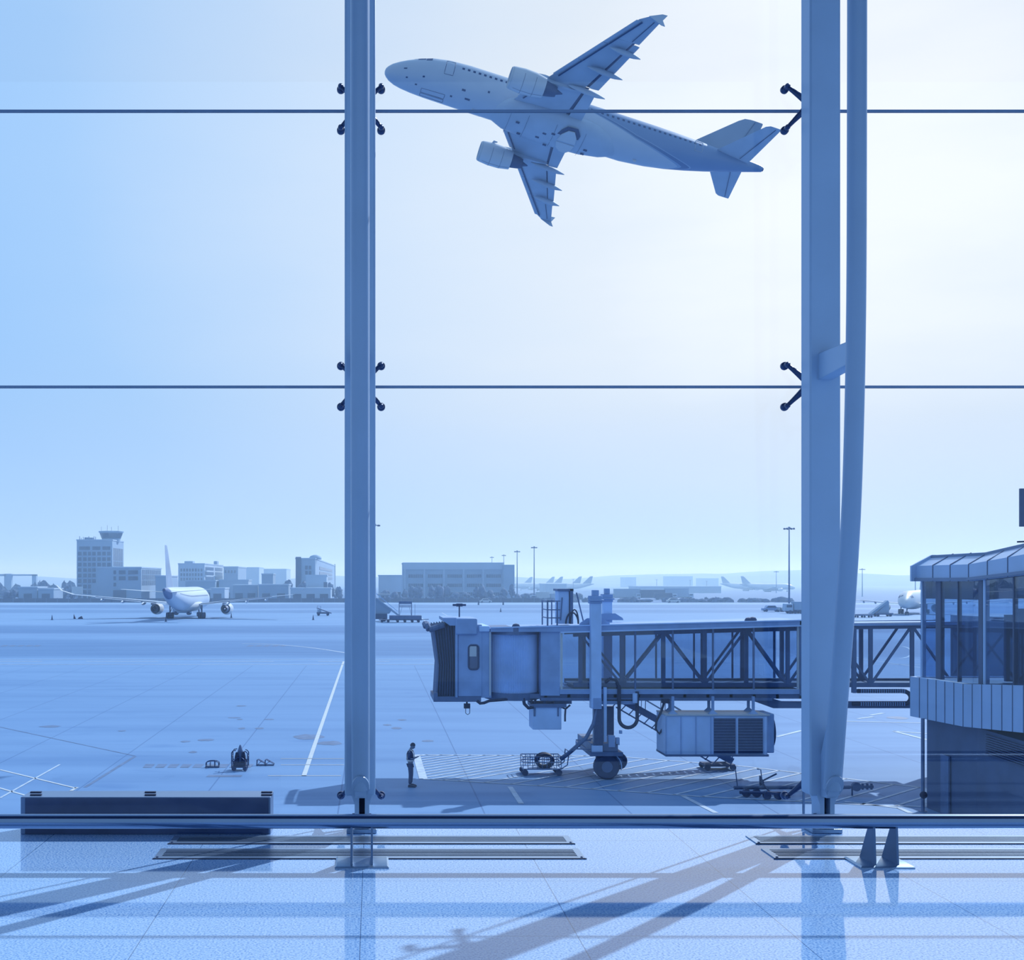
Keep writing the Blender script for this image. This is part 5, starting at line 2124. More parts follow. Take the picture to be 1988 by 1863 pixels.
# far terminal piers in the haze
for i, (a, b, py, Y, lb) in enumerate(((1060, 1100, 1134, 770, 'faint low pier building under the far row of tail fins'), (1240, 1400, 1139, 760, 'long faint low pier building in the middle distance, right of the lift columns'),
                                       (1300, 1345, 1119, 1350, 'faint wide block on the hazy skyline right of centre'), (1215, 1235, 1121, 1350, 'small faint block on the hazy skyline above the lift columns'),
                                       (1365, 1395, 1123, 1350, 'faint low block on the hazy skyline, left of the leaning fins'), (200, 232, 1108, 1250, 'faint tall block on the skyline behind the control tower'))):
    block('far_building', lb, 'building', a, b, py, Y, depth=30, m=M_CONC2)


# ================================================================ LAMP MASTS
def mast(px, pyt, Y, label, hw=.9):
    x, zt = xat(px, Y), zat(pyt, Y)
    t = Thing('lamp_mast', label, 'lamp mast', (x, Y, 0), group='floodlight masts round the apron')
    mb = MB()
    mb.tube([(x, Y, 0), (x, Y, zt - .3)], [.26, .14], 10)
    p = t.add('mast', mb, M_BRDARK)
    mb = MB()
    mb.tube([(x + hw * math.cos(a * PI / 6), Y + hw * math.sin(a * PI / 6), zt - .5) for a in range(12)], .07, 6, loop=True)
    for a in range(4):
        mb.tube([(x, Y, zt - .5), (x + hw * math.cos(a * PI / 2), Y + hw * math.sin(a * PI / 2), zt - .5)], .05, 6)
    t.add('head_ring', mb, M_BRDARK, p)
    for a in range(8):
        an = a * PI / 4
        xx, yy = x + hw * math.cos(an), Y + hw * math.sin(an)
        mb = MB()
        mb.prism([(xx - .22, zt - .75), (xx + .22, zt - .75), (xx + .18, zt - .35), (xx - .18, zt - .35)], 'y', yy - .15, yy + .15)
        t.add('floodlight', mb, M_DKSTEEL, p)
    mb = MB()
    mb.lathe([(.3, zt - .35), (.3, zt - .1), (.05, zt)], (x, Y, 0), n=10)
    t.add('mast_cap', mb, M_BRDARK, p)
    mb = MB()
    mb.lathe([(.4, 0), (.4, .5), (.26, .6)], (x, Y, 0), n=10)
    t.add('mast_foot', mb, M_CONC2, p)


for px, py, Y, lb, hw in ((728, 1016, 330, 'floodlight mast hidden behind the left column, only its head tip showing', 1.2), (1037, 1060, 470, 'tall floodlight mast, second right of the long ribbon windowed hall', 1.0), (1004, 1068, 500, 'floodlight mast right at the corner of the long ribbon windowed hall', 1.0),
                          (978, 1076, 640, 'thin floodlight mast showing over the roof, right one of two', .9), (955, 1080, 700, 'thin floodlight mast showing over the roof, left one of two', .9),
                          (1532, 1022, 318, 'tallest floodlight mast, just left of the right column', 1.25), (1507, 1108, 760, 'small far floodlight mast left of the tallest mast', 1.3),
                          (1674, 1103, 600, 'floodlight mast right of the right column, over the hills', 1.2), (1777, 1101, 590, 'floodlight mast touching the corridor roof edge', 1.2)):
    mast(px, py, Y, lb, hw)
for px, py, Y in ((1113, 1124, 800), (1275, 1125, 800), (1340, 1126, 820), (1372, 1128, 820), (407, 1118, 700)):
    x, zt = xat(px, Y), zat(py, Y)
    mb = MB()
    mb.tube([(x, Y, 0), (x, Y, zt)], [.2, .12], 6)
    mb.tube([(x - .8, Y, zt), (x + .8, Y, zt)], .12, 6)
    o = mb.obj('light_pole', M_BRDARK, None, (x, Y, 0))
    tag(o, 'very thin hazy light pole standing far beyond the apron fence', 'lamp post', 'thin far light poles')


# ================================================================ TREES
def tree(px, pyt, Y, w, label, seed, group, mat_=None):
    x = xat(px, Y)
    h = max(2.5, zat(pyt, Y))
    rnd = random.Random(seed)
    t = Thing('tree', label, 'tree', (x, Y, 0), group=group)
    mb = MB()
    mb.tube([(x, Y, 0), (x + .1, Y, h * .5)], [.28, .15], 6)
    t.add('trunk', mb, M_BARK)
    mb = MB()
    for i in range(9):
        a = rnd.uniform(0, 2 * PI)
        r = rnd.uniform(0, w * .55)
        zz = rnd.uniform(h * .3, h * .8)
        s = rnd.uniform(.28, .5) * w
        mb.blob((x + r * math.cos(a), Y + r * math.sin(a) * .6, zz), s, s, min(s * .9, h - zz), seed * 31 + i, .12, 9, 7)
    mb.blob((x, Y, h * .62), w * .6, w * .5, h * .38, seed, .2, 10, 8)
    t.add('crown', mb, M_FOL, smooth=1.6)


rnd = random.Random(5)
rows = [((738, 1000, 15), (1134, 1150), (460, 480), 'rounded hazy tree in the row before the long ribbon windowed hall', 'trees before the long hall'),
        ((4, 150, 9), (1140, 1148), (478, 490), 'low hazy tree in the row along the fence at the far left', 'trees at the far left'),
        ((352, 480, 7), (1132, 1142), (520, 540), 'dark hazy tree between the low hangars behind the parked airliner', 'trees behind the parked airliner'),
        ((520, 668, 9), (1124, 1140), (489, 491), 'rounded hazy tree round the tall edged block left of the column', 'trees by the tall block'),
        ((1000, 1130, 9), (1150, 1157), (500, 520), 'small hazy tree in the scattered row right of the long hall', 'scattered trees right of the long hall')]
sd_ = 1
for (a, b, n), (p0, p1), (y0, y1), lb, gr in rows:
    for i in range(n):
        px = lerp(a, b, (i + .5) / n) + rnd.uniform(-5, 5)
        tree(px, rnd.uniform(p0, p1), rnd.uniform(y0, y1), rnd.uniform(1.6, 3.0), lb, sd_, gr)
        sd_ += 1
# bare shrub strip under the hall
mb = MB()
for i in range(90):
    px = rnd.uniform(735, 1540)
    Y = rnd.uniform(449, 455)
    mb.blob((xat(px, Y), Y, .5), rnd.uniform(1.2, 3), .8, rnd.uniform(.6, 1.4), i, .25, 7, 5)
o = mb.obj('hedge', M_FOL, None, (0, 0, 0), smooth=0)
tag(o, 'low uneven hedge strip along the far edge of the apron', 'hedge', kind='stuff')
mb = MB()
rnd2 = random.Random(9)
for i in range(70):
    px = rnd2.uniform(-5, 150) if i % 2 else rnd2.uniform(230, 300)
    Y = rnd2.uniform(560, 640)
    mb.blob((xat(px, Y), Y, 1), rnd2.uniform(2, 4), 1.5, rnd2.uniform(2, 6.0 if px < 150 else 3), i, .25, 7, 5)
o = mb.obj('thicket', M_FOL, None, (0, 0, 0), smooth=0)
tag(o, 'hazy thicket of trees behind the sheds at the far left', 'trees', kind='stuff')


# ================================================================ VEHICLES
def wheels(t, xs, y0, y1, r, w=.22, org=(0, 0)):
    for x in xs:
        for y in (y0, y1):
            mb = MB()
            mb.lathe([(r * .5, y - w / 2), (r, y - w / 2 + .02), (r, y + w / 2 - .02), (r * .5, y + w / 2)], (x, 0, r), 'y', 14)
            t.add('wheel', mb, M_RUB)


def car(x, Y, L_, H, label, name='car', cat='car', rot=0, m=None):
    t = Thing(name, label, cat, (x, Y, 0), world=False)
    t.o.rotation_euler = (0, 0, rot)
    h = L_ / 2
    mb = MB()
    body = [(-h, .35), (-h, H * .55), (-h * .72, H * .62), (-h * .45, H), (h * .35, H), (h * .62, H * .62), (h * .96, H * .52), (h, .4), (h * .9, .28), (-h * .9, .28)]
    mb.prism(body, 'y', -.85, .85)
    b_ = t.add('body', mb, m or M_LIT, bevel=.05, smooth=0)
    mb = MB()
    mb.prism([(-h * .62, H * .64), (-h * .42, H * .93), (h * .30, H * .93), (h * .54, H * .64)], 'y', -.87, .87)
    t.add('side_window', mb, M_WIN, b_, smooth=0)
    wheels(t, (-h * .62, h * .62), -.8, .8, .33)
    return t


def truck(x, Y, label, L_=7.5, H=3.0, m=None, box_m=None, cab_left=True):
    t = Thing('truck', label, 'truck', (x, Y, 0), world=False)
    h = L_ / 2
    s = -1 if cab_left else 1
    mb = MB()
    xs_ = sorted((s * h, s * (h - 1.9)))
    mb.box(xs_[0], xs_[1], -1.1, 1.1, .6, 2.4)
    c = t.add('cab', mb, m or M_CONC, bevel=.12)
    mb = MB()
    mb.box(xs_[0] + .3, xs_[1] - .3, -1.13, 1.13, 1.5, 2.1)
    t.add('cab_window', mb, M_WIN, c)
    mb = MB()
    xs2 = sorted((s * (h - 2.1), -s * h))
    mb.box(xs2[0], xs2[1], -1.2, 1.2, .9, H)
    t.add('cargo_box', mb, box_m or M_CONC2)
    mb = MB()
    mb.box(-h + .2, h - .2, -.9, .9, .55, .9)
    t.add('chassis', mb, M_BRDARK)
    wheels(t, (-h + 1.2, h - 1.2, h - 2.6), -1.0, 1.0, .48)
    return t


car(xat(940, 446), 440, 4.4, 1.45, 'white saloon car driving past the fence under the long hall')
car(xat(1307, 440), 440, 4.8, 1.7, 'white estate car on the far road, right of the lift columns')
car(xat(782, 460), 459, 4.2, 1.5, 'pale parked car half hidden by trees left of the long hall')
for px, Y, lb, L_, H, m, cl in ((1212, 520, 'hazy grey box truck on the far road, nearest the lift columns', 13, 4.4, M_CONC2, True), (1262, 515, 'dark hazy box truck in the middle of the far road', 12, 4.0, M_WIN, True),
                                (1292, 503, 'low dark hazy truck behind the white estate car', 9, 2.8, M_WIN, False), (1318, 525, 'tall pale hazy box truck behind the white estate car', 12, 4.6, M_CONC2, False),
                                (1048, 462, 'white van truck standing under the two floodlight masts', 7, 3.6, M_LIT, True), (1072, 480, 'small hazy truck right of the white van truck', 5.5, 2.9, M_CONC2, True),
                                (1542, 300, 'pale box van partly behind the right column', 5, 2.9, M_CONC2, True)):
    truck(xat(px, Y), Y, lb, L_, H, box_m=m, cab_left=cl)
car(xat(1497, 318), 318, 4.6, 1.6, 'dark pickup on the apron left of the tallest floodlight mast', 'pickup', 'car', m=M_BRIDGE2)
for i, px in enumerate((1514, 1523)):
    t = Thing('baggage_trolley', ('loaded pale baggage trolley left of the tallest mast foot', 'loaded pale baggage trolley at the tallest mast foot')[i], 'trolley', (xat(px, 316), 316, 0), world=False)
    mb = MB()
    mb.box(-.6, .6, -.6, .6, .35, .5)
    t.add('deck', mb, M_BRDARK)
    mb = MB()
    mb.box(-.5, .2, -.5, .5, .5, 1.2)
    mb.box(-.1, .5, -.5, .4, .5, .95)
    t.add('load', mb, M_LIT)
    wheels(t, (-.4, .4), -.5, .5, .18)

# belt loader left of the column
t = Thing('belt_loader', 'small belt loader with a raised ramp, left of the left column', 'belt loader', (xat(628, 280), 282, 0), world=False)
mb = MB()
mb.box(-1.6, 1.3, -.8, .8, .45, .8)
t.add('chassis', mb, M_UNDER)
mb = MB()
mb.bar((1.75, 0, .55), (-1.6, 0, 1.75), .9, .22)
t.add('belt', mb, M_BRDARK)
mb = MB()
mb.tube([(-1.45, -.5, .8), (-1.45, -.5, 2.3), (-.7, -.5, 2.2), (-.7, -.5, .8)], .06, 6)
mb.box(-1.3, -.6, -.6, .1, .8, 1.4)
t.add('driver_stand', mb, M_CONC2)
wheels(t, (-1.2, .9), -.7, .7, .3)

# scaffold platform and low trailer right of the column
t = Thing('service_platform', 'dark wheeled trailer with a tall open frame platform, right of the left column', 'trailer', (xat(788, 238), 238, 0), world=False)
mb = MB()
mb.box(-3.2, 3.0, -1.0, 1.0, .55, 1.35)
t.add('trailer_bed', mb, M_BRDARK, bevel=.08)
mb = MB()
mb.box(-5.2, 3.0, -.9, .9, .42, .56)
mb.bar((3.0, 0, .5), (4.4, 0, .6), .12)
t.add('chassis', mb, M_UNDER)
mb = MB()
for x in (-1.3, 1.1):
    for y in (-.8, .8):
        mb.tube([(x, y, 1.3), (x, y, 4.1)], .05, 6)
for z in (3.9, 3.3, 3.0):
    for y in (-.8, .8):
        mb.tube([(-1.3, y, z), (1.1, y, z)], .05, 6)
mb.bar((-1.2, -.8, 1.4), (-.7, -.8, 3.2), .05)
mb.bar((1.0, -.8, 1.4), (.6, -.8, 3.2), .05)
mb.tube([(1.7, -.8, 1.2), (1.7, -.8, 3.5)], .03, 5)
f_ = t.add('platform_frame', mb, M_BRDARK)
mb = MB()
mb.box(-1.35, 1.15, -.85, .85, 3.55, 4.1)
t.add('platform_box', mb, M_BRDARK, f_)
wheels(t, (-4.6, -3.4, -1.6, -.2, 1.2, 2.4), -.85, .85, .26)
t = Thing('passenger_stairs', 'pale mobile passenger stairs with a bright top rail, beside the left column', 'boarding stairs', (xat(740, 244), 244, 0), world=False)
mb = MB()
mb.box(-2.6, 1.2, -1.0, 1.0, .45, 1.5)
t.add('chassis', mb, M_UNDER, bevel=.08)
mb = MB()
mb.bar((3.4, 0, 1.2), (-1.0, 0, 4.5), 1.3, .35)
mb.prism([(-1.2, 1.5), (1.6, 1.5), (2.2, 2.4), (-.6, 4.2), (-1.2, 4.2)], 'y', -.5, .5)
t.add('stair_flight', mb, M_CONC2)
mb = MB()
mb.tube([(3.2, -.7, 2.0), (-.9, -.7, 5.4), (-1.6, -.7, 5.4)], .06, 6)
mb.tube([(3.2, .7, 2.0), (-.9, .7, 5.4), (-1.6, .7, 5.4)], .06, 6)
t.add('handrail', mb, M_BRIDGE)
mb = MB()
mb.box(-.7, 1.8, -.9, .9, 5.15, 5.4)
t.add('top_rail', mb, M_LIT, label='bright white canopy bar')
wheels(t, (-1.9, .6), -.9, .9, .42)
# baggage dollies beyond the bridge on the right
t = Thing('dolly_train', 'row of low dark dollies on the apron, right of the right column', 'dolly', (xat(1676, 268), 268, 0), world=False)
mb = MB()
mb.box(-1.8, 1.8, -.8, .8, .4, .75)
mb.bar((1.8, 0, .45), (2.5, 0, .4), .1)
t.add('deck', mb, M_BRDARK)
wheels(t, (-1.5, 0, 1.5), -.7, .7, .22)
# tug under the parked airliner
t = Thing('aircraft_tug', 'small aircraft tug under the parked airliner, left of its nose wheel', 'tug', (-44.6, 289, 0), world=False)
mb = MB()
mb.prism([(-2.2, .4), (-2.2, 1.5), (-.4, 1.7), (.2, 2.6), (1.6, 2.6), (2.2, 1.6), (2.3, .4)], 'y', -1.1, 1.1)
t.add('body', mb, M_CONC2, bevel=.08, smooth=0)
mb = MB()
mb.prism([(.1, 1.8), (.4, 2.45), (1.5, 2.45), (1.8, 1.8)], 'y', -1.13, 1.13)
t.add('cab_window', mb, M_WIN)
wheels(t, (-1.5, 1.5), -1.0, 1.0, .5)
# big engine stairs next to right plane
t = Thing('passenger_stairs', 'mobile boarding stairs sloping down left of the right parked airliner engine', 'boarding stairs', (xat(1712, 276), 276, 0), world=False)
mb = MB()
mb.bar((-2.6, 0, .5), (1.2, 0, 3.4), 1.4, .5)
mb.prism([(-1.4, .7), (1.4, .7), (1.4, 3.3)], 'y', -.5, .5)
t.add('stair_flight', mb, M_CONC2)
mb = MB()
mb.box(-1.8, 2.2, -.9, .9, .4, .8)
t.add('chassis', mb, M_BRDARK)
wheels(t, (-1.2, 1.6), -.8, .8, .35)

# small cones and markers on the apron
for px, py, kind, lb in ((322, 1206.5, 'cone', 'small dark cone in front of the parked airliner, below its tail'), (101, 1203, 'cone', 'small dark cone under the parked airliner left wing tip'),
                         (449, 1199, 'cone', 'small dark cone under the parked airliner right engine'), (608, 1203, 'cone', 'small dark cone left of the belt loader'),
                         (972, 1187.5, 'cone', 'small dark cone on the open apron beyond the bridge cab'), (150, 1201, 'wheel_chock', 'pair of small chocks on the far left apron'),
                         (929, 1174, 'marker', 'short dark marker post under the long hall, left one'), (977, 1174, 'marker', 'short dark marker post under the long hall, right one')):
    g = G(px, py)
    r = .32 if py < 1195 else .28
    mb = MB()
    if kind == 'cone':
        mb.lathe([(r, 0), (r, .08), (r * .6, .1), (r * .15, 1.0)], (g[0], g[1], 0), n=10)
    elif kind == 'marker':
        mb.box(g[0] - .25, g[0] + .25, g[1], g[1] + .3, 0, 1.4)
    else:
        mb.prism([(g[0] - .8, 0), (g[0] - .3, .0), (g[0] - .75, 1.0)], 'y', g[1], g[1] + .3)
        mb.prism([(g[0] + .1, 0), (g[0] + 1.2, .0), (g[0] + .9, .6), (g[0] + .3, .3)], 'y', g[1], g[1] + .3)
    o = mb.obj({'cone': 'traffic_cone', 'marker': 'marker_post', 'wheel_chock': 'wheel_chock'}[kind], M_DKSTEEL, None, (g[0], g[1], 0))
    tag(o, lb, {'cone': 'traffic cone', 'marker': 'marker', 'wheel_chock': 'wheel chock'}[kind])

# ================================================================ SMALL GEAR NEAR THE TERMINAL
# wheeled frame with cones
g = G(465, 1496)
x, y = g[0], g[1]
t = Thing('cone_trolley', 'wheeled tube frame trolley loaded with dark cones, on the near apron at left', 'trolley', (x, y, 0))
mb = MB()
for yy in (y, y + .5):
    mb.tube([(x - .34, yy, .12), (x - .34, yy, .78), (x - .28, yy, .86), (x - .15, yy, .88)], .022, 8)
    mb.tube([(x + .34, yy, .12), (x + .34, yy, .74), (x + .28, yy, .82), (x + .2, yy, .84)], .022, 8)
    mb.tube([(x - .34, yy, .16), (x + .34, yy, .16)], .03, 8)
    mb.tube([(x - .34, yy, .42), (x + .34, yy, .42)], .018, 6)
    mb.tube([(x - .26 * 1 + .26 * (1 - math.cos(a * PI / 8)), yy - .02, .30 + .28 * math.sin(a * PI / 8)) for a in range(9)], .018, 6)
for sx in (-.34, .34):
    mb.tube([(x + sx, y, .16), (x + sx, y + .5, .16)], .022, 6)
    mb.tube([(x + sx, y, .6), (x + sx, y + .5, .6)], .018, 6)
t.add('frame', mb, M_DKSTEEL)
for dx, dy, s in ((0.0, .3, 1.0), (-.13, .12, .72), (.16, .16, .74)):
    mb = MB()
    mb.lathe([(.19 * s, .2), (.19 * s, .24), (.15 * s, .25), (.12 * s, .7 * s + .1), (.05, .95 * s + .08), (.02, 1.04 * s + .04)], (x + dx, y + dy, 0), n=16)
    t.add('cone', mb, M_BRDARK if s == 1 else M_BLACK)
mb = MB()
mb.box(x - .26, x + .26, y + .02, y + .45, .17, .36)
t.add('tray', mb, M_BLACK, bevel=.03)
for sx in (-.24, .24):
    mb = MB()
    mb.lathe([(.04, y - .04), (.10, y - .04), (.10, y + .04), (.04, y + .04)], (x + sx, 0, .10), 'y', 14)
    t.add('wheel', mb, M_RUB)
mb = MB()
mb.tube([(x + .3, y - .05, .18), (x + .31, y - .25, .05), (x + .27, y - .3, .03)], .022, 6)
t.add('drawbar', mb, M_DKSTEEL)

g = G(412, 1490)
x, y = g[0], g[1]
t = Thing('chock_rack', 'low rounded wire rack on the near apron, left of the cone trolley', 'rack', (x, y, 0))
mb = MB()
for yy in (y, y + .25):
    mb.tube([(x - .29 + .29 * (1 - math.cos(a * PI / 10)) * 1.0, yy, .10 + .17 * math.sin(a * PI / 10) ** .6 + (.02 if 0 < a < 10 else 0)) for a in range(11)], .016, 6)
    for q in (-.27, -.1, .1, .27):
        mb.tube([(x + q, yy, .04), (x + q, yy, .24)], .013, 5)
mb.tube([(x + .10, y, .04), (x + .10, y, .34)], .018, 6)
mb.tube([(x + .10, y, .30), (x + .10, y + .25, .30)], .014, 6)
t.add('wire_hoops', mb, M_DKSTEEL)
mb = MB()
mb.box(x - .30, x + .30, y - .02, y + .27, .0, .07)
t.add('base', mb, M_DKSTEEL)
mb = MB()
mb.tube([(x - .2, y, .03), (x - .24, y - .3, .015)], .012, 5)
t.add('tether', mb, M_DKSTEEL)

g = G(513, 1486)
x, y = g[0], g[1]
t = Thing('wheel_chocks', 'pair of open tube wedge chocks on the near apron, right of the cone trolley', 'wheel chock', (x, y, 0))
for i, dx in enumerate((-.34, .02)):
    mb = MB()
    for yy in (y, y + .22):
        mb.tube([(x + dx, yy, .02), (x + dx + .02, yy, .25), (x + dx + .08, yy, .26), (x + dx + .42, yy, .07), (x + dx + .40, yy, .02), (x + dx, yy, .02)], .015, 6)
    for p in ((.02, .25), (.0, .03), (.40, .05), (.2, .16)):
        mb.tube([(x + dx + p[0], y, p[1]), (x + dx + p[0], y + .22, p[1])], .014, 6)
    mb.bar((x + dx + .03, y, .03), (x + dx + .2, y, .19), .02)
    t.add('wedge_frame', mb, M_DKSTEEL)
mb = MB()
mb.bar((x - .34, y - .01, .012), (x + .42, y - .01, .012), .05, .02)
t.add('tie_bar', mb, M_DKSTEEL)

# tow bars lying by the right column
g = G(1560, 1545)
x, y = g[0], g[1]
xl, xr = xat(1425, y), xat(1700, y)
t = Thing('tow_bar', 'long dark aircraft tow bar lying behind the foot of the right column', 'tow bar', (x, y, 0))
mb = MB()
mb.tube([(xl, y, .32), (xat(1650, y), y, .34)], .07, 10)
bar_ = t.add('tube', mb, M_UNDER)
mb = MB()
xh = xat(1662, y)
mb.lathe([(.02, y - .08), (.17, y - .08), (.17, y + .08), (.02, y + .08)], (xh, 0, .36), 'y', 16)
mb.bar((xh - .3, y, .34), (xh + .65, y, .36), .1, .1)
for dx in (.25, .42, .58):
    mb.bar((xh + dx, y, .25), (xh + dx, y, .48), .07, .07)
mb.bar((xh - .15, y, .34), (xh - .15, y, .02), .05, .05)
t.add('towing_head', mb, M_UNDER)
mb = MB()
for xx in (xat(1445, y), xat(1465, y)):
    mb.lathe([(.05, y - .3), (.16, y - .3), (.16, y - .2), (.05, y - .2)], (xx, 0, .16), 'y', 14)
mb.bar((xat(1440, y), y - .25, .2), (xat(1470, y), y - .25, .2), .05)
t.add('wheels', mb, M_RUB)
mb = MB()
for px_ in (1432, 1481):
    xx = xat(px_, y)
    mb.tube([(xx, y, .3), (xx - .08, y, 1.0), (xx - .22, y, 1.02)], .02, 6)
t.add('lever', mb, M_UNDER)
g = G(1500, 1552)
x, y = g[0], g[1]
t = Thing('tow_bar', 'shorter tow bar with small wheels lying in front, left of the right column', 'tow bar', (x, y, 0))
mb = MB()
xl, xr = xat(1436, y), xat(1516, y)
mb.tube([(xl, y, .28), (xr, y, .24)], .06, 10)
t.add('tube', mb, M_DKSTEEL)
mb = MB()
for xx in (xat(1489, y), xat(1511, y)):
    mb.lathe([(.04, y - .06), (.15, y - .06), (.15, y + .06), (.04, y + .06)], (xx, 0, .15), 'y', 14)
mb.bar((xat(1487, y), y - .1, .28), (xat(1513, y), y - .1, .22), .1, .1)
t.add('wheels', mb, M_DKSTEEL)
mb = MB()
mb.bar((xat(1499, y), y + 1.2, .5), (xat(1528, y), y + 1.2, .78), .05)
mb.prism([(xat(1494, y), .28), (xat(1503, y), .45), (xat(1496, y), .7), (xat(1494, y), .7)], 'y', y + 1.15, y + 1.25)
mb.bar((xat(1496, y), y + 1.2, .5), (xat(1496, y), y, .25), .05)
t.add('jack', mb, M_DKSTEEL)

# ================================================================ THE PERSON
px_, py_ = 797, 1527
g = G(px_, py_)
pt = Thing('person', 'standing ground worker in reflective harness vest looking down at a phone', 'person', (g[0], g[1], 0), world=False)
pt.o.rotation_euler = (0, 0, math.radians(-12))


def skin(name, verts, edges, radii, m, parent, root=0, sub=1):
    me = bpy.data.meshes.new(name)
    me.from_pydata(verts, edges, [])
    o = bpy.data.objects.new(name, me)
    COL.objects.link(o)
    o.parent = parent
    me.materials.append(m)
    sk = o.modifiers.new('skin', 'SKIN')
    sk.use_smooth_shade = True
    if not me.skin_vertices:
        bpy.context.view_layer.update()
    if not me.skin_vertices:
        bpy.context.view_layer.objects.active = o
        try:
            bpy.ops.mesh.customdata_skin_add()
        except Exception:
            pass
    for i, r in enumerate(radii):
        r = r if isinstance(r, tuple) else (r, r)
        me.skin_vertices[0].data[i].radius = r
        me.skin_vertices[0].data[i].use_root = (i == root)
    sm = o.modifiers.new('sub', 'SUBSURF')
    sm.levels = sub
    sm.render_levels = sub
    return o


V, Ed, Rd = [], [], []


def vtx(p, r, fr=None):
    V.append(p)
    Rd.append(r)
    if fr is not None:
        Ed.append((fr, len(V) - 1))
    return len(V) - 1


# x forward, y left
pel = vtx((0, 0, .95), (.125, .14))
bel_ = vtx((0, 0, 1.08), (.12, .13), pel)
che = vtx((-.01, 0, 1.28), (.115, .155), bel_)
sho = vtx((-.01, 0, 1.42), (.09, .13), che)
nec = vtx((.01, 0, 1.50), .055, sho)
hd = vtx((.03, 0, 1.57), .065, nec)
hands = []
for s in (-1, 1):
    hip = vtx((.0, s * .09, .88), .09, pel)
    kn = vtx((.02, s * .10, .50), .062, hip)
    cal = vtx((-.01, s * .10, .35), .055, kn)
    an = vtx((-.02, s * .10, .09), .04, cal)
    hl = vtx((.02, s * .105, .05), .04, an)
    vtx((.16, s * .12, .035), .035, hl)
    sh = vtx((-.01, s * .175, 1.40), .06, sho)
    el = vtx((-.03, s * .22, 1.14), .045, sh)
    mid = vtx((.10, s * .17, 1.13), .036, el)
    wr = vtx((.22, s * .09, 1.17), .027, mid)
    pa = vtx((.28, s * .065, 1.19), (.02, .032), wr)
    hands.append((pa, s))
    for f_, (dy, l1) in enumerate(((-.022, .030), (-.008, .034), (.008, .033), (.022, .026))):
        a = vtx((.305, s * .06 + s * dy, 1.20 + dy * s * .2), .009, pa)
        b = vtx((.305 + l1, s * (.05) + s * dy * .8, 1.212), .0085, a)
        vtx((.305 + l1 * 1.3, s * .036 + s * dy * .6, 1.232), .0075, b)
    th = vtx((.275, s * .035, 1.212), .011, pa)
    vtx((.30, s * .025, 1.235), .009, th)
body = skin('body', V, Ed, Rd, M_SKIN, pt.o, root=0, sub=1)
# head
mb = MB()
rings = []
for z, rx, ry, ox in ((0, .045, .045, .0), (.03, .068, .06, .012), (.07, .085, .069, .012), (.11, .092, .074, .008), (.15, .094, .077, .004), (.19, .086, .072, -.004), (.22, .06, .052, -.008), (.235, .02, .018, -.01)):
    rings.append([(ox + rx * math.cos(a * 2 * PI / 20) * (1.06 if math.cos(a * 2 * PI / 20) > 0 and z < .1 else 1), ry * math.sin(a * 2 * PI / 20), z) for a in range(20)])
mb.loft(rings)
mb.loft([[(.095, -.008, .125), (.095, .008, .125), (.098, .008, .12), (.098, -.008, .12)], [(.095, -.016, .085), (.095, .016, .085), (.125, .010, .09), (.125, -.010, .09)], [(.09, -.012, .078), (.09, .012, .078), (.10, .008, .078), (.10, -.008, .078)]])
for s in (-1, 1):
    mb.blob((-.004, s * .078, .11), .018, .008, .03, 5, .05, 8, 6)
head = pt.add('head', mb, M_SKIN, smooth=1.2)
head.location = (.03, 0, 1.52)
head.rotation_euler = (0, math.radians(28), 0)
mb = MB()
for s in (-1, 1):
    mb.blob((.088, s * .03, .125), .008, .012, .007, 5, .02, 8, 6)
mb.tube([(.093, -.02, .052), (.097, 0, .054), (.093, .02, .052)], .004, 6)
pt.add('face_features', mb, M_HAIR, head)
mb = MB()
rings = []
for z, rx, ry, ox in ((.09, .075, .080, -.032), (.13, .094, .084, -.016), (.17, .098, .084, -.006), (.205, .086, .075, -.008), (.235, .055, .05, -.01), (.248, .015, .015, -.01)):
    rings.append([(ox + rx * math.cos(a * 2 * PI / 18), ry * math.sin(a * 2 * PI / 18), z) for a in range(18)])
mb.loft(rings)
pt.add('hair', mb, M_HAIR, head, smooth=1.2)


def clothes(name, pts, m, sub=1, root=0):
    V_, E_, R_ = [], [], []
    for p, r, fr in pts:
        V_.append(p)
        R_.append(r)
        if fr is not None:
            E_.append((fr, len(V_) - 1))
    return skin(name, V_, E_, R_, m, pt.o, root, sub)


clothes('shirt', [((0, 0, 1.0), (.135, .15), None), ((0, 0, 1.12), (.13, .145), 0), ((-.01, 0, 1.28), (.125, .165), 1), ((-.01, 0, 1.42), (.10, .14), 2), ((.0, 0, 1.475), .072, 3),
                  ((-.01, -.18, 1.39), .072, 3), ((-.03, -.225, 1.15), .058, 5), ((.05, -.20, 1.135), .05, 6),
                  ((-.01, .18, 1.39), .072, 3), ((-.03, .225, 1.15), .058, 8), ((.05, .20, 1.135), .05, 9)], M_NAVY)
clothes('trousers', [((0, 0, .98), (.135, .15), None), ((0, -.09, .86), .105, 0), ((.02, -.10, .50), .08, 1), ((-.01, -.10, .12), .068, 2),
                     ((0, .09, .86), .105, 0), ((.02, .10, .50), .08, 4), ((-.01, .10, .12), .068, 5)], M_TROU)
for s in (-1, 1):
    mb = MB()
    yy = s * .11
    mb.prism([(-.08, 0), (.22, 0), (.24, .03), (.20, .07), (.06, .11), (-.07, .10)], 'y', yy - .05, yy + .05)
    pt.add('shoe', mb, M_BLACK, bevel=.02)
mb = MB()


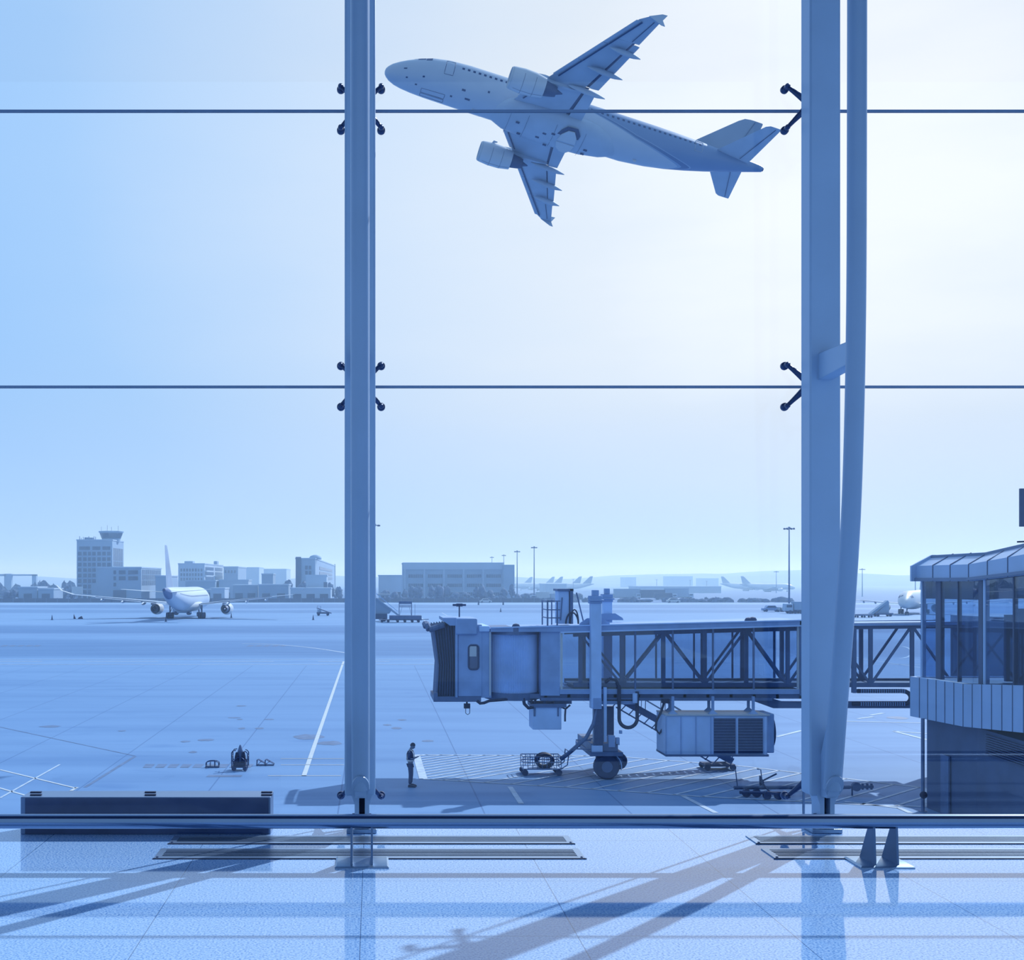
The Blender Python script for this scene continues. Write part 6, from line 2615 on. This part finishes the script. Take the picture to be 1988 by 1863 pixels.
def belt(z, rx, ry, w, ox=0):
    ring = lambda zz, k: [(ox + (rx + k) * math.cos(a * 2 * PI / 28), (ry + k) * math.sin(a * 2 * PI / 28), zz) for a in range(28)]
    mb.loft([ring(z - w / 2, -.004), ring(z - w / 2, .008), ring(z + w / 2, .008), ring(z + w / 2, -.004)], False)


belt(1.055, .145, .160, .065)
for s in (-1, 1):
    pts = [(.142, s * .05, 1.08), (.145, s * .075, 1.2), (.135, s * .10, 1.32), (.08, s * .12, 1.44), (0, s * .12, 1.485), (-.08, s * .10, 1.44), (-.14, s * .06, 1.3), (-.148, s * .03, 1.15), (-.15, s * .02, 1.07)]
    for a, b in zip(pts, pts[1:]):
        n_ = Vector(((a[0] + b[0]) / 2, 0, .25 if a[2] > 1.4 else 0))
        mb.bar(a, b, .068, .014, up=n_.normalized())
pt.add('reflective_harness', mb, M_REFL)
# phone (a thing of its own)
mb = MB()
mb.box(-.035, .035, -.075, .075, -.005, .005)
ph_ = mb.obj('phone', M_BLACK, None, (0, 0, 0), bevel=.003)
th_ = math.radians(-12)
off = Vector((.335, 0, 1.225))
ph_.location = (g[0] + off.x * math.cos(th_) - off.y * math.sin(th_), g[1] + off.x * math.sin(th_) + off.y * math.cos(th_), off.z)
ph_.rotation_euler = (0, math.radians(-35), th_)
tag(ph_, 'small dark phone held in both hands by the ground worker', 'phone')

# ================================================================ HAZE over the far airfield
mb = MB()
mb.box(-900, 1300, 190, 2600, -1, 34)
hz_ = mb.obj('haze', bpy.data.materials.new('morning_haze'), None, (0, 0, 0), smooth=0)
hz_['kind'] = 'structure'
hm = hz_.data.materials[0]
hm.use_nodes = True
nt = hm.node_tree
nt.nodes.clear()
o_ = nt.nodes.new('ShaderNodeOutputMaterial')
vs_ = nt.nodes.new('ShaderNodeVolumeScatter')
vs_.inputs['Color'].default_value = (0.5, 0.74, 1.0, 1)
vs_.inputs['Density'].default_value = 0.0009
vs_.inputs['Anisotropy'].default_value = 0.35
nt.links.new(vs_.outputs[0], o_.inputs['Volume'])
